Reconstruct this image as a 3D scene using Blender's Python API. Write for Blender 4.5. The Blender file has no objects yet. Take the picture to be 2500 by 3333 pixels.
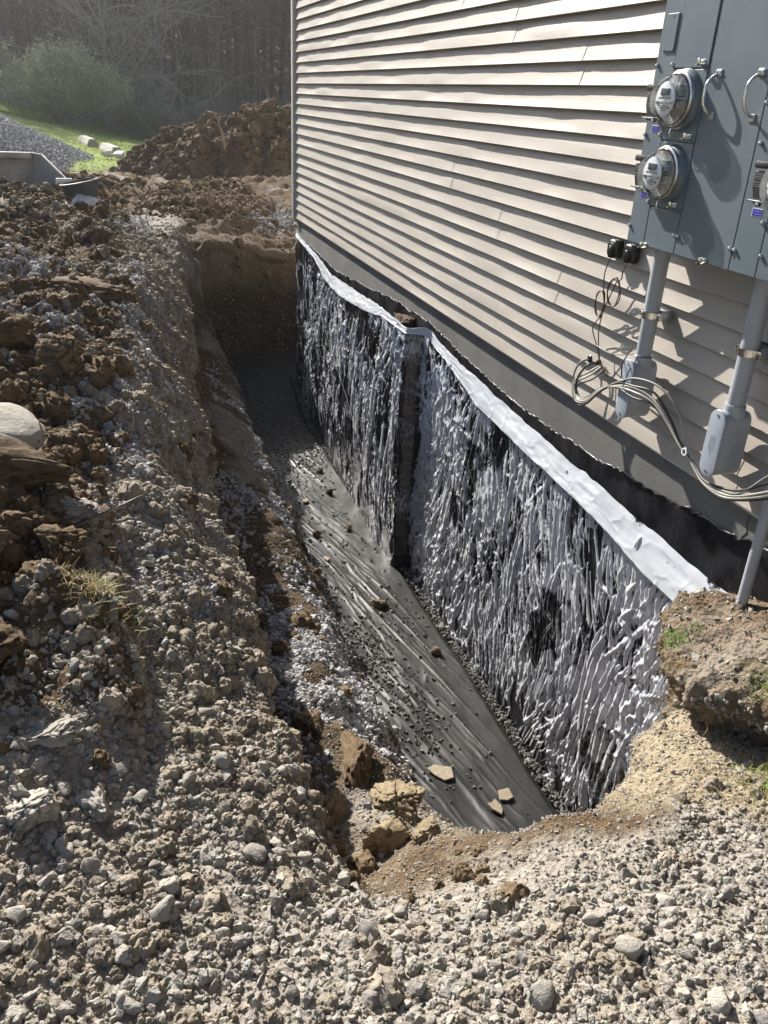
import bpy, bmesh, math, random
import numpy as np
from mathutils import Vector, Matrix
from mathutils.bvhtree import BVHTree
random.seed(7); RNG = np.random.default_rng(7)
scene = bpy.context.scene
C = scene.collection
PI = math.pi

# ------------------------------------------------------------------ camera
cam_d = bpy.data.cameras.new('camera'); cam = bpy.data.objects.new('camera', cam_d); C.objects.link(cam)
fw = Vector((0.29079183, 0.84645343, -0.44604563)); rt = Vector((0.95182909, -0.30332057, 0.04492229)); up = Vector((0.09727019, 0.43762225, 0.89388214))
cam.matrix_world = Matrix(((rt.x, up.x, -fw.x, -2.2175), (rt.y, up.y, -fw.y, 0), (rt.z, up.z, -fw.z, 1.334), (0, 0, 0, 1)))
cam_d.sensor_fit = 'VERTICAL'; cam_d.sensor_height = 36; cam_d.lens = 29.24; cam_d.clip_start = .05; cam_d.clip_end = 800
scene.camera = cam

# ------------------------------------------------------------------ light
SUN = Vector((-1.0, 3.4, 2.5)).normalized()
elev = math.asin(SUN.z); azim = math.atan2(SUN.x, SUN.y)
w = bpy.data.worlds.new('World'); scene.world = w; w.use_nodes = True
nt = w.node_tree; nt.nodes.clear()
sky = nt.nodes.new('ShaderNodeTexSky'); sky.sky_type = 'NISHITA'; sky.sun_disc = False
sky.sun_elevation = elev; sky.sun_rotation = azim; sky.air_density = 0.75; sky.dust_density = 0.5
bg = nt.nodes.new('ShaderNodeBackground'); bg.inputs[1].default_value = 0.05
wo = nt.nodes.new('ShaderNodeOutputWorld')
nt.links.new(sky.outputs[0], bg.inputs[0]); nt.links.new(bg.outputs[0], wo.inputs[0])
sd = bpy.data.lights.new('sun', 'SUN'); sd.energy = 5.0; sd.angle = math.radians(.55); sd.color = (1, .95, .87)
so = bpy.data.objects.new('sun', sd); C.objects.link(so)
so.rotation_euler = SUN.to_track_quat('Z', 'Y').to_euler()
scene.view_settings.view_transform = 'Standard'; scene.view_settings.look = 'None'
scene.view_settings.exposure = 1.28; scene.view_settings.gamma = 1; scene.view_settings.use_curve_mapping = False
try:
    scene.cycles.max_bounces = 6; scene.cycles.diffuse_bounces = 3; scene.cycles.transparent_max_bounces = 12
    scene.cycles.caustics_reflective = False; scene.cycles.caustics_refractive = False
    scene.cycles.volume_bounces = 0
except Exception: pass

# ------------------------------------------------------------------ numpy noise
def _h(ix, iy, iz, s):
    n = (ix * 374761393 + iy * 668265263 + iz * 2147483647 + s * 974711) & 0xffffffff
    n = ((n ^ (n >> 13)) * 1274126177) & 0xffffffff
    n = ((n ^ (n >> 16)) * 2246822519) & 0xffffffff
    return ((n ^ (n >> 15)) & 0xffffff) / float(0xffffff)
def vn(p, s=0):
    i = np.floor(p).astype(np.int64); f = p - i; f = f * f * f * (f * (f * 6 - 15) + 10)
    r = 0
    for a in (0, 1):
        for b in (0, 1):
            for c in (0, 1):
                wgt = (f[:, 0] if a else 1 - f[:, 0]) * (f[:, 1] if b else 1 - f[:, 1]) * (f[:, 2] if c else 1 - f[:, 2])
                r = r + wgt * _h(i[:, 0] + a, i[:, 1] + b, i[:, 2] + c, s)
    return r * 2 - 1
def fbm(p, o=4, s=0, g=.5):
    r = 0; a = 1; t = 0
    for k in range(o):
        r = r + a * vn(p * (2.03 ** k) + k * 17.3, s + k); t += a; a *= g
    return r / t
def worley(p, s=0):
    i = np.floor(p).astype(np.int64); f1 = np.full(len(p), 9.); f2 = np.full(len(p), 9.)
    for a in (-1, 0, 1):
        for b in (-1, 0, 1):
            for c in (-1, 0, 1):
                x, y, z = i[:, 0] + a, i[:, 1] + b, i[:, 2] + c
                d = (x + _h(x, y, z, s) - p[:, 0]) ** 2 + (y + _h(x, y, z, s + 5) - p[:, 1]) ** 2 + (z + _h(x, y, z, s + 9) - p[:, 2]) ** 2
                m = d < f1; f2 = np.where(m, f1, np.minimum(f2, d)); f1 = np.where(m, d, f1)
    return np.sqrt(f1), np.sqrt(f2)
def ss(a, b, x):
    t = np.clip((x - a) / (b - a), 0, 1); return t * t * (3 - 2 * t)

# ------------------------------------------------------------------ mesh helpers
def mesh_from(name, V, F, smooth=True):
    V = np.asarray(V, np.float32); me = bpy.data.meshes.new(name)
    if isinstance(F, np.ndarray):
        n, k = F.shape
        me.vertices.add(len(V)); me.vertices.foreach_set('co', V.ravel())
        me.loops.add(n * k); me.loops.foreach_set('vertex_index', F.astype(np.int32).ravel())
        me.polygons.add(n); me.polygons.foreach_set('loop_start', np.arange(0, n * k, k, dtype=np.int32))
        me.polygons.foreach_set('use_smooth', np.full(n, smooth))
        me.update(calc_edges=True); me.validate()
    else:
        me.from_pydata([tuple(map(float, v)) for v in V], [], F)
        for p in me.polygons: p.use_smooth = smooth
    return me
def grid_faces(nu, nv):
    i = np.arange((nu - 1) * (nv - 1)); a = i // (nv - 1); b = i % (nv - 1); q = a * nv + b
    return np.stack([q, q + nv, q + nv + 1, q + 1], 1)
def attr(me, name, vals):
    a = me.attributes.new(name, 'FLOAT', 'POINT'); a.data.foreach_set('value', np.asarray(vals, np.float32))
def link(name, me, mat=None, parent=None):
    o = bpy.data.objects.new(name, me); C.objects.link(o)
    if mat is not None and me is not None and len(me.materials) == 0: me.materials.append(mat)
    if parent is not None: o.parent = parent
    return o
def tag(o, label=None, cat=None, group=None, kind=None):
    if label: o['label'] = label
    if cat: o['category'] = cat
    if group: o['group'] = group
    if kind: o['kind'] = kind
    return o
def empty(name, loc, label, cat, group=None, rz=0):
    o = bpy.data.objects.new(name, None); C.objects.link(o); o.location = loc; o.rotation_euler.z = rz; o.empty_display_size = .1
    return tag(o, label, cat, group)
def copy_tree(o, parent=None):
    c = o.copy(); C.objects.link(c); c.parent = parent
    for ch in list(o.children): copy_tree(ch, c)
    return c
class MB:
    """small mesh builder"""
    def __init__(s): s.V = []; s.F = []
    def add(s, V, F):
        k = len(s.V); s.V += [tuple(v) for v in V]; s.F += [tuple(i + k for i in f) for f in F]; return s
    def box(s, x0, x1, y0, y1, z0, z1, b=0):
        bm = bmesh.new(); bmesh.ops.create_cube(bm, size=1)
        for v in bm.verts: v.co = Vector(((x0 + x1) / 2 + v.co.x * (x1 - x0), (y0 + y1) / 2 + v.co.y * (y1 - y0), (z0 + z1) / 2 + v.co.z * (z1 - z0)))
        if b: bmesh.ops.bevel(bm, geom=bm.edges[:], offset=b, segments=2, profile=.5, affect='EDGES')
        return s.bm(bm)
    def bm(s, bm):
        bm.verts.index_update(); s.add([v.co[:] for v in bm.verts], [[v.index for v in f.verts] for f in bm.faces]); bm.free(); return s
    def tube(s, pts, r, n=8, cap=True, flat=1.):
        P = [Vector(p) for p in pts]; R = r if isinstance(r, (list, tuple)) else [r] * len(P)
        V = []; F = []; prev = None
        for i, p in enumerate(P):
            t = (P[min(i + 1, len(P) - 1)] - P[max(i - 1, 0)])
            t = t.normalized() if t.length > 1e-9 else Vector((0, 0, 1))
            if prev is None:
                a = Vector((0, 0, 1)) if abs(t.z) < .9 else Vector((1, 0, 0)); u = t.cross(a).normalized()
            else:
                u = (prev - t * prev.dot(t)); u = u.normalized() if u.length > 1e-6 else t.orthogonal().normalized()
            prev = u; v = t.cross(u)
            for k in range(n):
                a = 2 * PI * k / n; V.append(p + (u * math.cos(a) + v * math.sin(a) * flat) * R[i])
        for i in range(len(P) - 1):
            for k in range(n): F.append((i * n + k, i * n + (k + 1) % n, (i + 1) * n + (k + 1) % n, (i + 1) * n + k))
        if cap: F.append(tuple(range(n))[::-1]); F.append(tuple((len(P) - 1) * n + k for k in range(n)))
        return s.add(V, F)
    def lathe(s, prof, c=(0, 0, 0), n=32, axis='X'):
        """prof: (radius, height along -axis for X) list"""
        V = []; F = []
        for r, h in prof:
            for k in range(n):
                a = 2 * PI * k / n
                if axis == 'X': V.append((c[0] - h, c[1] + r * math.cos(a), c[2] + r * math.sin(a)))
                else: V.append((c[0] + r * math.cos(a), c[1] + r * math.sin(a), c[2] + h))
        for i in range(len(prof) - 1):
            for k in range(n): F.append((i * n + k, i * n + (k + 1) % n, (i + 1) * n + (k + 1) % n, (i + 1) * n + k))
        return s.add(V, F)
    def prism(s, outline, x0, x1, b=0):
        """outline of (y,z) points extruded along X"""
        bm = bmesh.new(); a = [bm.verts.new((x0, y, z)) for y, z in outline]; f = bm.faces.new(a)
        r = bmesh.ops.extrude_face_region(bm, geom=[f]); vs = [v for v in r['geom'] if isinstance(v, bmesh.types.BMVert)]
        for v in vs: v.co.x = x1
        bmesh.ops.recalc_face_normals(bm, faces=bm.faces[:])
        if b:
            es = [e for e in bm.edges if all(abs(v.co.x - x1) < 1e-6 for v in e.verts)]
            bmesh.ops.bevel(bm, geom=es, offset=b, segments=3, profile=.5, affect='EDGES')
        return s.bm(bm)
    def build(s, name, mat, parent=None, smooth=True, ang=40):
        me = mesh_from(name, s.V, s.F, smooth)
        o = link(name, me, mat, parent)
        if smooth: sharp(me, ang)
        return o
def sharp(me, ang=40):
    bm = bmesh.new(); bm.from_mesh(me); bmesh.ops.recalc_face_normals(bm, faces=bm.faces[:]) if len(bm.faces) < 20000 else None
    a = math.radians(ang)
    for e in bm.edges:
        if len(e.link_faces) == 2 and e.calc_face_angle(0) > a: e.smooth = False
    bm.to_mesh(me); bm.free()
def catmull(P, n):
    P = [Vector(p) for p in P]; out = []
    for i in range(len(P) - 1):
        a, b, c, d = P[max(i - 1, 0)], P[i], P[i + 1], P[min(i + 2, len(P) - 1)]
        for k in range(n):
            t = k / n
            out.append(.5 * ((2 * b) + (c - a) * t + (2 * a - 5 * b + 4 * c - d) * t * t + (3 * b - a - 3 * c + d) * t ** 3))
    out.append(P[-1]); return out

# ------------------------------------------------------------------ material helpers
class MT:
    def __init__(s, name):
        s.m = bpy.data.materials.new(name); s.m.use_nodes = True; s.t = s.m.node_tree; s.t.nodes.clear()
        s.o = s.n('OutputMaterial'); s.b = s.n('BsdfPrincipled'); s.l(s.b.outputs[0], s.o.inputs[0]); s._pos = None
    def n(s, t, **k):
        x = s.t.nodes.new('ShaderNode' + t)
        for a, b in k.items(): setattr(x, a, b)
        return x
    def l(s, a, b): s.t.links.new(a, b)
    def set(s, **k):
        for a, v in k.items():
            i = s.b.inputs[a.replace('_', ' ')]
            if hasattr(v, 'links') or hasattr(v, 'is_linked'): s.l(v, i)
            elif isinstance(v, (tuple, list)): i.default_value = (*v, 1) if len(v) == 3 else v
            else: i.default_value = v
        return s
    def pos(s):
        if s._pos is None: s._pos = s.n('NewGeometry').outputs['Position']
        return s._pos
    def noise(s, scale, detail=4, rough=.55, vec=None, sc3=None, dist=0, col=False):
        x = s.n('TexNoise'); x.inputs['Scale'].default_value = scale; x.inputs['Detail'].default_value = detail; x.inputs['Roughness'].default_value = rough; x.inputs['Distortion'].default_value = dist
        v = vec or s.pos()
        if sc3:
            mp = s.n('Mapping'); mp.inputs['Scale'].default_value = sc3; s.l(v, mp.inputs[0]); v = mp.outputs[0]
        s.l(v, x.inputs['Vector']); return x.outputs[1 if col else 0]
    def vor(s, scale, feature='F1', vec=None, out=0):
        x = s.n('TexVoronoi', feature=feature); x.inputs['Scale'].default_value = scale; s.l(vec or s.pos(), x.inputs['Vector']); return x.outputs[out]
    def ramp(s, f, stops):
        r = s.n('ValToRGB'); e = r.color_ramp.elements
        while len(e) > 1: e.remove(e[0])
        e[0].position = stops[0][0]; e[0].color = (*stops[0][1], 1)
        for p, c in stops[1:]: q = e.new(p); q.color = (*c, 1)
        s.l(f, r.inputs[0]); return r.outputs[0]
    def mr(s, f, a, b, c=0., d=1.):
        r = s.n('MapRange'); r.inputs[1].default_value = a; r.inputs[2].default_value = b; r.inputs[3].default_value = c; r.inputs[4].default_value = d; s.l(f, r.inputs[0]); return r.outputs[0]
    def mix(s, f, a, b, mode='MIX'):
        x = s.n('Mix', data_type='RGBA', blend_type=mode)
        for v, i in ((f, 0), (a, 6), (b, 7)):
            if hasattr(v, 'is_linked'): s.l(v, x.inputs[i])
            else: x.inputs[i].default_value = v if i == 0 else (*v, 1)
        return x.outputs[2]
    def math(s, op, a, b=0.):
        x = s.n('Math', operation=op)
        for i, v in enumerate((a, b)):
            if hasattr(v, 'is_linked'): s.l(v, x.inputs[i])
            else: x.inputs[i].default_value = v
        return x.outputs[0]
    def attr(s, name): return s.n('Attribute', attribute_name=name).outputs['Fac']
    def bump(s, h, dist=.01, strength=1., nrm=None):
        x = s.n('Bump'); x.inputs['Distance'].default_value = dist; x.inputs['Strength'].default_value = strength; s.l(h, x.inputs['Height'])
        if nrm is not None: s.l(nrm, x.inputs['Normal'])
        s.l(x.outputs[0], s.b.inputs['Normal']); return x.outputs[0]
def plain(name, col, rough=.5, metal=0., var=.12, sc=9., bump=0.):
    m = MT(name); n = m.noise(sc, 5)
    c2 = tuple(max(0, c * (1 - var * 2)) for c in col); c3 = tuple(min(1, c * (1 + var)) for c in col)
    m.set(Base_Color=m.ramp(n, [(.3, c2), (.7, c3)]), Roughness=m.mr(n, .2, .8, rough * .85, min(1, rough * 1.15)), Metallic=metal)
    if bump: m.bump(m.noise(sc * 20, 3), bump)
    return m.m

# soil: attributes zone g (gravel dust), b (brown wet clay), t (tan dry)
m = MT('soil'); g = m.attr('gravelly'); t = m.attr('tan'); n1 = m.noise(2.2, 6, .6); n2 = m.noise(24, 6, .65); n3 = m.noise(110, 4, .7)
brown = m.ramp(n2, [(.25, (.052, .032, .018)), (.5, (.115, .076, .044)), (.75, (.20, .145, .088))])
brown = m.mix(m.mr(n1, .42, .62), brown, m.ramp(n3, [(.3, (.07, .048, .028)), (.7, (.20, .155, .10))]))
grey = m.ramp(n2, [(.25, (.17, .145, .115)), (.5, (.32, .28, .23)), (.75, (.45, .41, .355))])
grey = m.mix(m.mr(n3, .35, .7, 0, .6), grey, (.40, .37, .33))
tanc = m.ramp(n2, [(.25, (.21, .16, .10)), (.5, (.33, .27, .185)), (.78, (.43, .365, .265))])
c = m.mix(g, brown, grey); c = m.mix(t, c, tanc); c = m.mix(m.math('MULTIPLY', m.attr('damp_shade'), .78), c, (.016, .011, .008))  # last mix: trench shade painted into the soil colour, along with damp
m.set(Base_Color=c, Roughness=.95); m.b.inputs['Specular IOR Level'].default_value = .2
h = m.math('ADD', m.math('MULTIPLY', n3, .5), m.math('ADD', n2, m.math('MULTIPLY', m.vor(60), .6)))
m.bump(h, .016); SOIL = m.m
def stone_mat(name, stops, rough=.85, dust=(.33, .28, .21), dustf=.5):
    m = MT(name); rnd = m.n('ObjectInfo').outputs['Random']; c = m.ramp(rnd, stops)
    n = m.noise(45, 5, .65); c = m.mix(m.mr(n, .3, .75, 0, dustf), c, dust); n2 = m.noise(160, 3, .7)
    c = m.mix(m.mr(n2, .35, .65, .25, 0), c, (.05, .04, .03))
    m.set(Base_Color=c, Roughness=rough); m.b.inputs['Specular IOR Level'].default_value = .3
    m.bump(m.math('ADD', n, m.math('MULTIPLY', n2, .5)), .006); return m.m
STONE = stone_mat('field_stone', [(0, (.22, .20, .18)), (.25, (.33, .305, .27)), (.5, (.43, .40, .35)), (.75, (.30, .29, .28)), (1, (.46, .43, .37))], dust=(.37, .335, .28), dustf=.65)
CRUSH = stone_mat('crushed_limestone', [(0, (.27, .27, .28)), (.4, (.42, .42, .435)), (.8, (.55, .55, .565)), (1, (.38, .36, .33))], dust=(.40, .37, .33), dustf=.25)
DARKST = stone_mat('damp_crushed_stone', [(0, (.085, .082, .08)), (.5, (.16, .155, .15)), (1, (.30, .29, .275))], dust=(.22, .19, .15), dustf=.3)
CLOD = stone_mat('clay_clod', [(0, (.08, .05, .028)), (.5, (.135, .09, .052)), (1, (.20, .145, .088))], .97, dust=(.25, .19, .12), dustf=.5)
CLAYROCK = stone_mat('yellow_clay_rock', [(0, (.21, .16, .10)), (1, (.31, .245, .16))], .95, dust=(.38, .31, .20), dustf=.7)
TANROCK = stone_mat('tan_sandstone', [(0, (.30, .24, .165)), (1, (.42, .355, .26))], .85, dust=(.42, .36, .27), dustf=.6)

# siding
m = MT('beige_vinyl_siding'); n = m.noise(6, 4, .6, sc3=(8, 1, 30)); nf = m.noise(40, 3, .6, sc3=(1, .35, 14)); nb = m.noise(1.1, 2)
c = m.ramp(nb, [(.3, (.35, .315, .268)), (.7, (.395, .355, .303))]); c = m.mix(m.mr(n, .3, .7, 0, .25), c, (.32, .285, .24))
sp = m.noise(9, 3, .7, sc3=(1, 1, .35)); zz = m.n('SeparateXYZ'); m.l(m.pos(), zz.inputs[0])
low = m.mr(zz.outputs[2], 0, .7, 1, 0)
dirt = m.math('MULTIPLY', m.mr(sp, .62, .7), low); c = m.mix(m.math('MULTIPLY', dirt, .5), c, (.22, .16, .10))
m.set(Base_Color=c, Roughness=.5); m.bump(nf, .0012, .6); SIDING = m.m
# concrete
m = MT('poured_concrete'); n = m.noise(3, 6, .6); n2 = m.noise(60, 4, .7)
c = m.ramp(n, [(.3, (.105, .104, .098)), (.7, (.185, .18, .165))]); c = m.mix(m.mr(n2, .4, .75, 0, .35), c, (.09, .085, .078))
m.set(Base_Color=c, Roughness=.9); m.bump(n2, .0025, .6); CONC = m.m
PALE = plain('pale_precast_concrete', (.42, .39, .34), .9, bump=.003)
# tar
m = MT('bituminous_tar'); n = m.noise(7, 5, .6); nb = m.noise(38, 4, .6, sc3=(1, 1, .5))
m.set(Base_Color=m.ramp(n, [(.3, (.006, .006, .008)), (.7, (.02, .02, .023))]), Roughness=m.mr(n, .3, .7, .16, .5)); m.bump(nb, .004, .8); TAR = m.m
# poly over tar
m = MT('poly_film_over_tar'); a = m.attr('loose'); nf = m.noise(70, 4, .7, sc3=(1, 1, .3)); nd = m.noise(150, 3, .7, sc3=(1, 1, .35))
f = m.math('ADD', a, m.math('MULTIPLY', m.math('SUBTRACT', nf, .5), .6)); f = m.math('ADD', f, m.math('MULTIPLY', m.math('SUBTRACT', nd, .5), .45)); fac = m.mr(f, .44, .60)
nm = m.noise(1.7, 4); film = m.ramp(nm, [(.3, (.47, .485, .53)), (.6, (.60, .61, .645)), (.8, (.57, .55, .50))])
c = m.mix(fac, m.ramp(nd, [(.45, (.006, .007, .011)), (.8, (.035, .038, .05))]), film)
m.set(Base_Color=c, Roughness=m.mr(fac, 0, 1, .28, .36)); m.b.inputs['Coat Weight'].default_value = .5; m.b.inputs['Coat Roughness'].default_value = .14
m.bump(m.math('ADD', m.math('MULTIPLY', fac, .4), m.math('MULTIPLY', nf, .5)), .004, .7); POLY = m.m
m = MT('white_poly_flap'); n = m.noise(2.5, 4, .5); n2 = m.noise(12, 3, .5, sc3=(1, 1, 1)); st = m.noise(5, 5, .6)
c = m.ramp(n, [(.3, (.47, .50, .55)), (.7, (.58, .60, .63))]); c = m.mix(m.mr(st, .66, .75), c, (.42, .31, .17))
sm_ = m.attr('smear'); sn = m.noise(55, 4, .7); c = m.mix(m.mr(m.math('MULTIPLY', sm_, sn), .36, .42), c, (.012, .012, .014)); m.set(Base_Color=c, Roughness=.32); m.bump(m.math('ADD', m.noise(4, 2, .5), m.math('MULTIPLY', n2, .3)), .008, .5); FLAP = m.m
# geotextile
m = MT('black_geotextile'); n = m.noise(5, 5, .6); n2 = m.noise(300, 2); du = m.noise(1.3, 6, .65)
c = m.ramp(n, [(.3, (.008, .008, .009)), (.75, (.019, .0185, .018))]); c = m.mix(m.mr(du, .55, .85, 0, .2), c, (.09, .085, .075))
m.set(Base_Color=c, Roughness=m.mr(n, .3, .7, .46, .6)); m.b.inputs['Specular IOR Level'].default_value = .4
m.bump(m.noise(6, 2, .5, sc3=(1.6, 1, 1)), .012, .5); FABRIC = m.m
# cabinet
m = MT('grey_enamel_steel'); n = m.noise(5, 5, .6); n2 = m.noise(240, 2)
m.set(Base_Color=m.ramp(n, [(.3, (.118, .148, .170)), (.7, (.135, .166, .188))]), Roughness=m.mr(n, .3, .7, .3, .42)); m.bump(n2, .0006, .5); STEEL = m.m
DARK = plain('dark_gap', (.02, .024, .028), .7)
CHROME = plain('zinc_plated_steel', (.72, .71, .66), .2, 1., sc=30)
DULLMETAL = plain('galvanized_metal', (.50, .52, .54), .35, .9, sc=25)
PVC = plain('grey_pvc_conduit', (.36, .375, .40), .42, var=.05, bump=.0004)
PVCLID = plain('sky_tinted_conduit_lid', (.33, .36, .41), .38, var=.05)  # conduit plastic made dimmer and bluer: sky reflection painted into the colour
BLACKP = plain('black_plastic', (.012, .012, .013), .3)
BLACKBOX = plain('black_breaker_plastic', (.02, .02, .022), .4)
WHITEP = plain('white_face_plate', (.72, .74, .78), .4, var=.04)
STICKINK = plain('pale_blue_print', (.28, .27, .62), .5)
WORKS = plain('meter_works', (.50, .51, .50), .45, .2, var=.3, sc=60)
PAINTW = plain('white_print', (.8, .8, .8), .5, var=.02)
LCD = plain('lcd_glass', (.05, .055, .045), .2, var=.05)
BLUE = plain('blue_sticker', (.018, .014, .26), .4, var=.08)
CABLEB = plain('black_cable_jacket', (.018, .018, .018), .45)
CABLEW = plain('pale_cable_jacket', (.50, .47, .40), .5)
CABLEG = plain('grey_cable_jacket', (.20, .20, .19), .5)
COPPER = plain('brown_wire', (.11, .065, .045), .5)
TRIMW = plain('beige_trim', (.63, .59, .54), .5, var=.05)
ROOFM = plain('asphalt_shingle', (.06, .055, .05), .95)
m = MT('clear_meter_cover'); m.set(Base_Color=(.96, .97, .97), Roughness=.03, IOR=1.4); m.b.inputs['Transmission Weight'].default_value = 1.
tr = m.n('BsdfTransparent'); gl = m.n('BsdfGlossy'); gl.inputs['Roughness'].default_value = .04; fr = m.n('Fresnel'); fr.inputs[0].default_value = 1.5
mx = m.n('MixShader'); f2 = m.math('ADD', m.math('MULTIPLY', fr.outputs[0], .7), .03); tr.inputs[0].default_value = (.97, .98, .98, 1)
m.l(f2, mx.inputs[0]); m.l(tr.outputs[0], mx.inputs[1]); m.l(gl.outputs[0], mx.inputs[2]); m.l(mx.outputs[0], m.o.inputs[0]); GLASS = m.m
m = MT('spring_grass_ground'); n = m.noise(.7, 5, .6); n2 = m.noise(14, 4, .7)
c = m.ramp(n, [(.3, (.16, .205, .045)), (.7, (.24, .29, .075))]); c = m.mix(m.mr(n2, .3, .7, 0, .4), c, (.32, .36, .11)); m.set(Base_Color=c, Roughness=.9); m.bump(n2, .05); MEADOW = m.m
m = MT('leaf_litter'); n = m.noise(.5, 6, .65); n2 = m.noise(5, 5, .7)
c = m.ramp(n2, [(.3, (.18, .14, .10)), (.6, (.32, .245, .18)), (.8, (.48, .38, .29))]); c = m.mix(m.mr(n, .5, .7, 0, .5), c, (.07, .075, .035)); m.set(Base_Color=c, Roughness=.95); m.bump(n2, .3); LITTER = m.m
m = MT('bare_bark'); n = m.noise(3, 5, .7, sc3=(1, 1, .15)); r = m.n('ObjectInfo').outputs['Random']
c = m.ramp(n, [(.3, (.18, .14, .105)), (.7, (.42, .34, .265))]); c = m.mix(m.mr(r, 0, 1, 0, .45), c, (.045, .037, .032)); m.set(Base_Color=c, Roughness=.95); BARK = m.m
TWIG = plain('fine_twigs', (.42, .37, .31), .9)
CATKIN = plain('catkins', (.27, .21, .12), .9)
BUDS = plain('young_green_leaves', (.23, .27, .10), .7, var=.2)
GRASSM = plain('grass_blade', (.16, .25, .05), .6, var=.3, sc=3)
DRYG = plain('dry_grass', (.36, .30, .16), .7)
LEAFG = plain('weed_leaf', (.10, .24, .04), .5, var=.2)

def leafy(name, col, tr):
    m = MT(name); d = m.n('BsdfDiffuse'); t = m.n('BsdfTranslucent'); x = m.n('MixShader'); c = m.ramp(m.noise(3, 3), [(.3, tuple(v * .75 for v in col)), (.7, col)])
    m.l(c, d.inputs[0]); m.l(c, t.inputs[0]); x.inputs[0].default_value = tr; m.l(d.outputs[0], x.inputs[1]); m.l(t.outputs[0], x.inputs[2]); m.l(x.outputs[0], m.o.inputs[0]); return m.m
BUDS = leafy('young_green_leaves', (.72, .72, .46), .6); CATKIN = leafy('catkins', (.60, .49, .30), .45); GRASSM = leafy('grass_blade', (.36, .45, .14), .5); DRYG = leafy('dry_grass', (.55, .46, .27), .4); LEAFG = leafy('weed_leaf', (.14, .33, .05), .45)
# ================================================================== TERRAIN (loft of radial profiles round the trench)
# each station: 11 points from trench floor outwards
ST = []
def st(*p): ST.append(p)
st((2.5,10.5,-2.42),(2.5,11.2,-2.29),(2.5,11.25,-1.5),(2.5,11.3,-1.0),(2.5,11.4,-.6),(2.5,12.6,-.3),(2.5,13.4,-.22),(2.5,15,-.22),(2.6,17.5,-.25),(3,24,-1.4),(6,60,-4))
st((1.0,10.5,-2.42),(1.0,11.2,-2.29),(1.0,11.25,-1.5),(1.0,11.3,-1.0),(1.0,11.4,-.6),(1.0,12.6,-.3),(1.0,13.4,-.22),(1.0,15,-.22),(1.1,17.5,-.25),(1.2,24,-1.4),(2,60,-4))
st((.1,10.2,-2.42),(.1,11.2,-2.29),(.1,11.25,-1.5),(.1,11.28,-1.0),(.1,11.35,-.6),(.1,12.7,-.28),(.1,13.4,-.22),(.1,15,-.22),(.1,17.5,-.25),(.1,24,-1.4),(-.5,60,-4))
st((-.4,9.8,-2.42),(-.45,11.0,-2.29),(-.45,11.15,-1.5),(-.45,11.2,-1.0),(-.45,11.25,-.5),(-.45,12.5,-.25),(-.5,13.3,-.2),(-.6,15,-.22),(-.8,17.5,-.25),(-1.5,24,-1.5),(-5,60,-4))
st((-.45,9.4,-2.42),(-.75,10.7,-2.29),(-.9,10.95,-1.5),(-.95,11.0,-1.0),(-1.0,11.05,-.4),(-1.05,12.1,-.25),(-1.15,13.0,-.2),(-1.4,15,-.22),(-2.0,17.5,-.25),(-3.6,24,-1.5),(-12,60,-4))
st((-.45,9.0,-2.42),(-.8,10.2,-2.29),(-1.0,10.3,-1.5),(-1.1,10.4,-1.1),(-1.2,10.55,-.7),(-1.35,11.0,-.22),(-1.6,12.2,-.2),(-2.3,14.5,-.2),(-3.4,17,-.25),(-7,23,-1.5),(-22,58,-4))
st((-.45,8.6,-2.42),(-.8,9.4,-2.31),(-1.0,9.4,-1.5),(-1.15,9.4,-1.3),(-1.32,9.45,-1.1),(-1.47,9.6,-.32),(-1.9,10.6,-.2),(-2.8,12.5,-.12),(-4.2,15,-.2),(-9,21,-1.2),(-32,50,-4))
st((-.45,8.2,-2.42),(-.83,8.4,-2.33),(-1.0,8.4,-1.55),(-1.25,8.4,-1.3),(-1.42,8.4,-1.18),(-1.54,8.5,-.38),(-1.85,8.8,-.22),(-2.5,9.8,.0),(-3.4,11,.2),(-8,16,-.3),(-40,34,-2))
st((-.45,7.4,-2.42),(-.84,7.4,-2.34),(-1.03,7.4,-1.55),(-1.3,7.4,-1.28),(-1.5,7.4,-1.12),(-1.64,7.4,-.38),(-1.95,7.6,-.06),(-2.45,8.0,.10),(-3.3,8.6,.3),(-7,10.5,.0),(-40,22,-1.5))
st((-.45,6.4,-2.42),(-.84,6.4,-2.34),(-1.06,6.4,-1.55),(-1.32,6.4,-1.28),(-1.57,6.4,-1.1),(-1.72,6.4,-.48),(-2.05,6.5,.0),(-2.5,6.7,.12),(-3.2,6.9,.32),(-6,8,.1),(-40,13,-1.2))
st((-.45,5.3,-2.42),(-.85,5.3,-2.34),(-1.09,5.3,-1.55),(-1.36,5.3,-1.27),(-1.68,5.3,-1.16),(-1.78,5.3,-.5),(-2.12,5.4,.0),(-2.5,5.5,.10),(-3.1,5.6,.25),(-6,6,.1),(-40,8,-1))
st((-.45,4.4,-2.42),(-.85,4.4,-2.34),(-1.10,4.4,-1.52),(-1.38,4.4,-1.24),(-1.72,4.4,-1.16),(-1.82,4.4,-.54),(-2.13,4.4,-.02),(-2.5,4.5,.06),(-3.1,4.5,.15),(-6,4.5,.1),(-40,4,-1))
st((-.45,3.5,-2.42),(-.85,3.5,-2.34),(-1.11,3.5,-1.5),(-1.38,3.5,-1.22),(-1.76,3.5,-1.16),(-1.84,3.45,-.54),(-2.13,3.4,-.07),(-2.5,3.4,.0),(-3.1,3.3,.05),(-6,3,.0),(-40,0,-.8))
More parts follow.
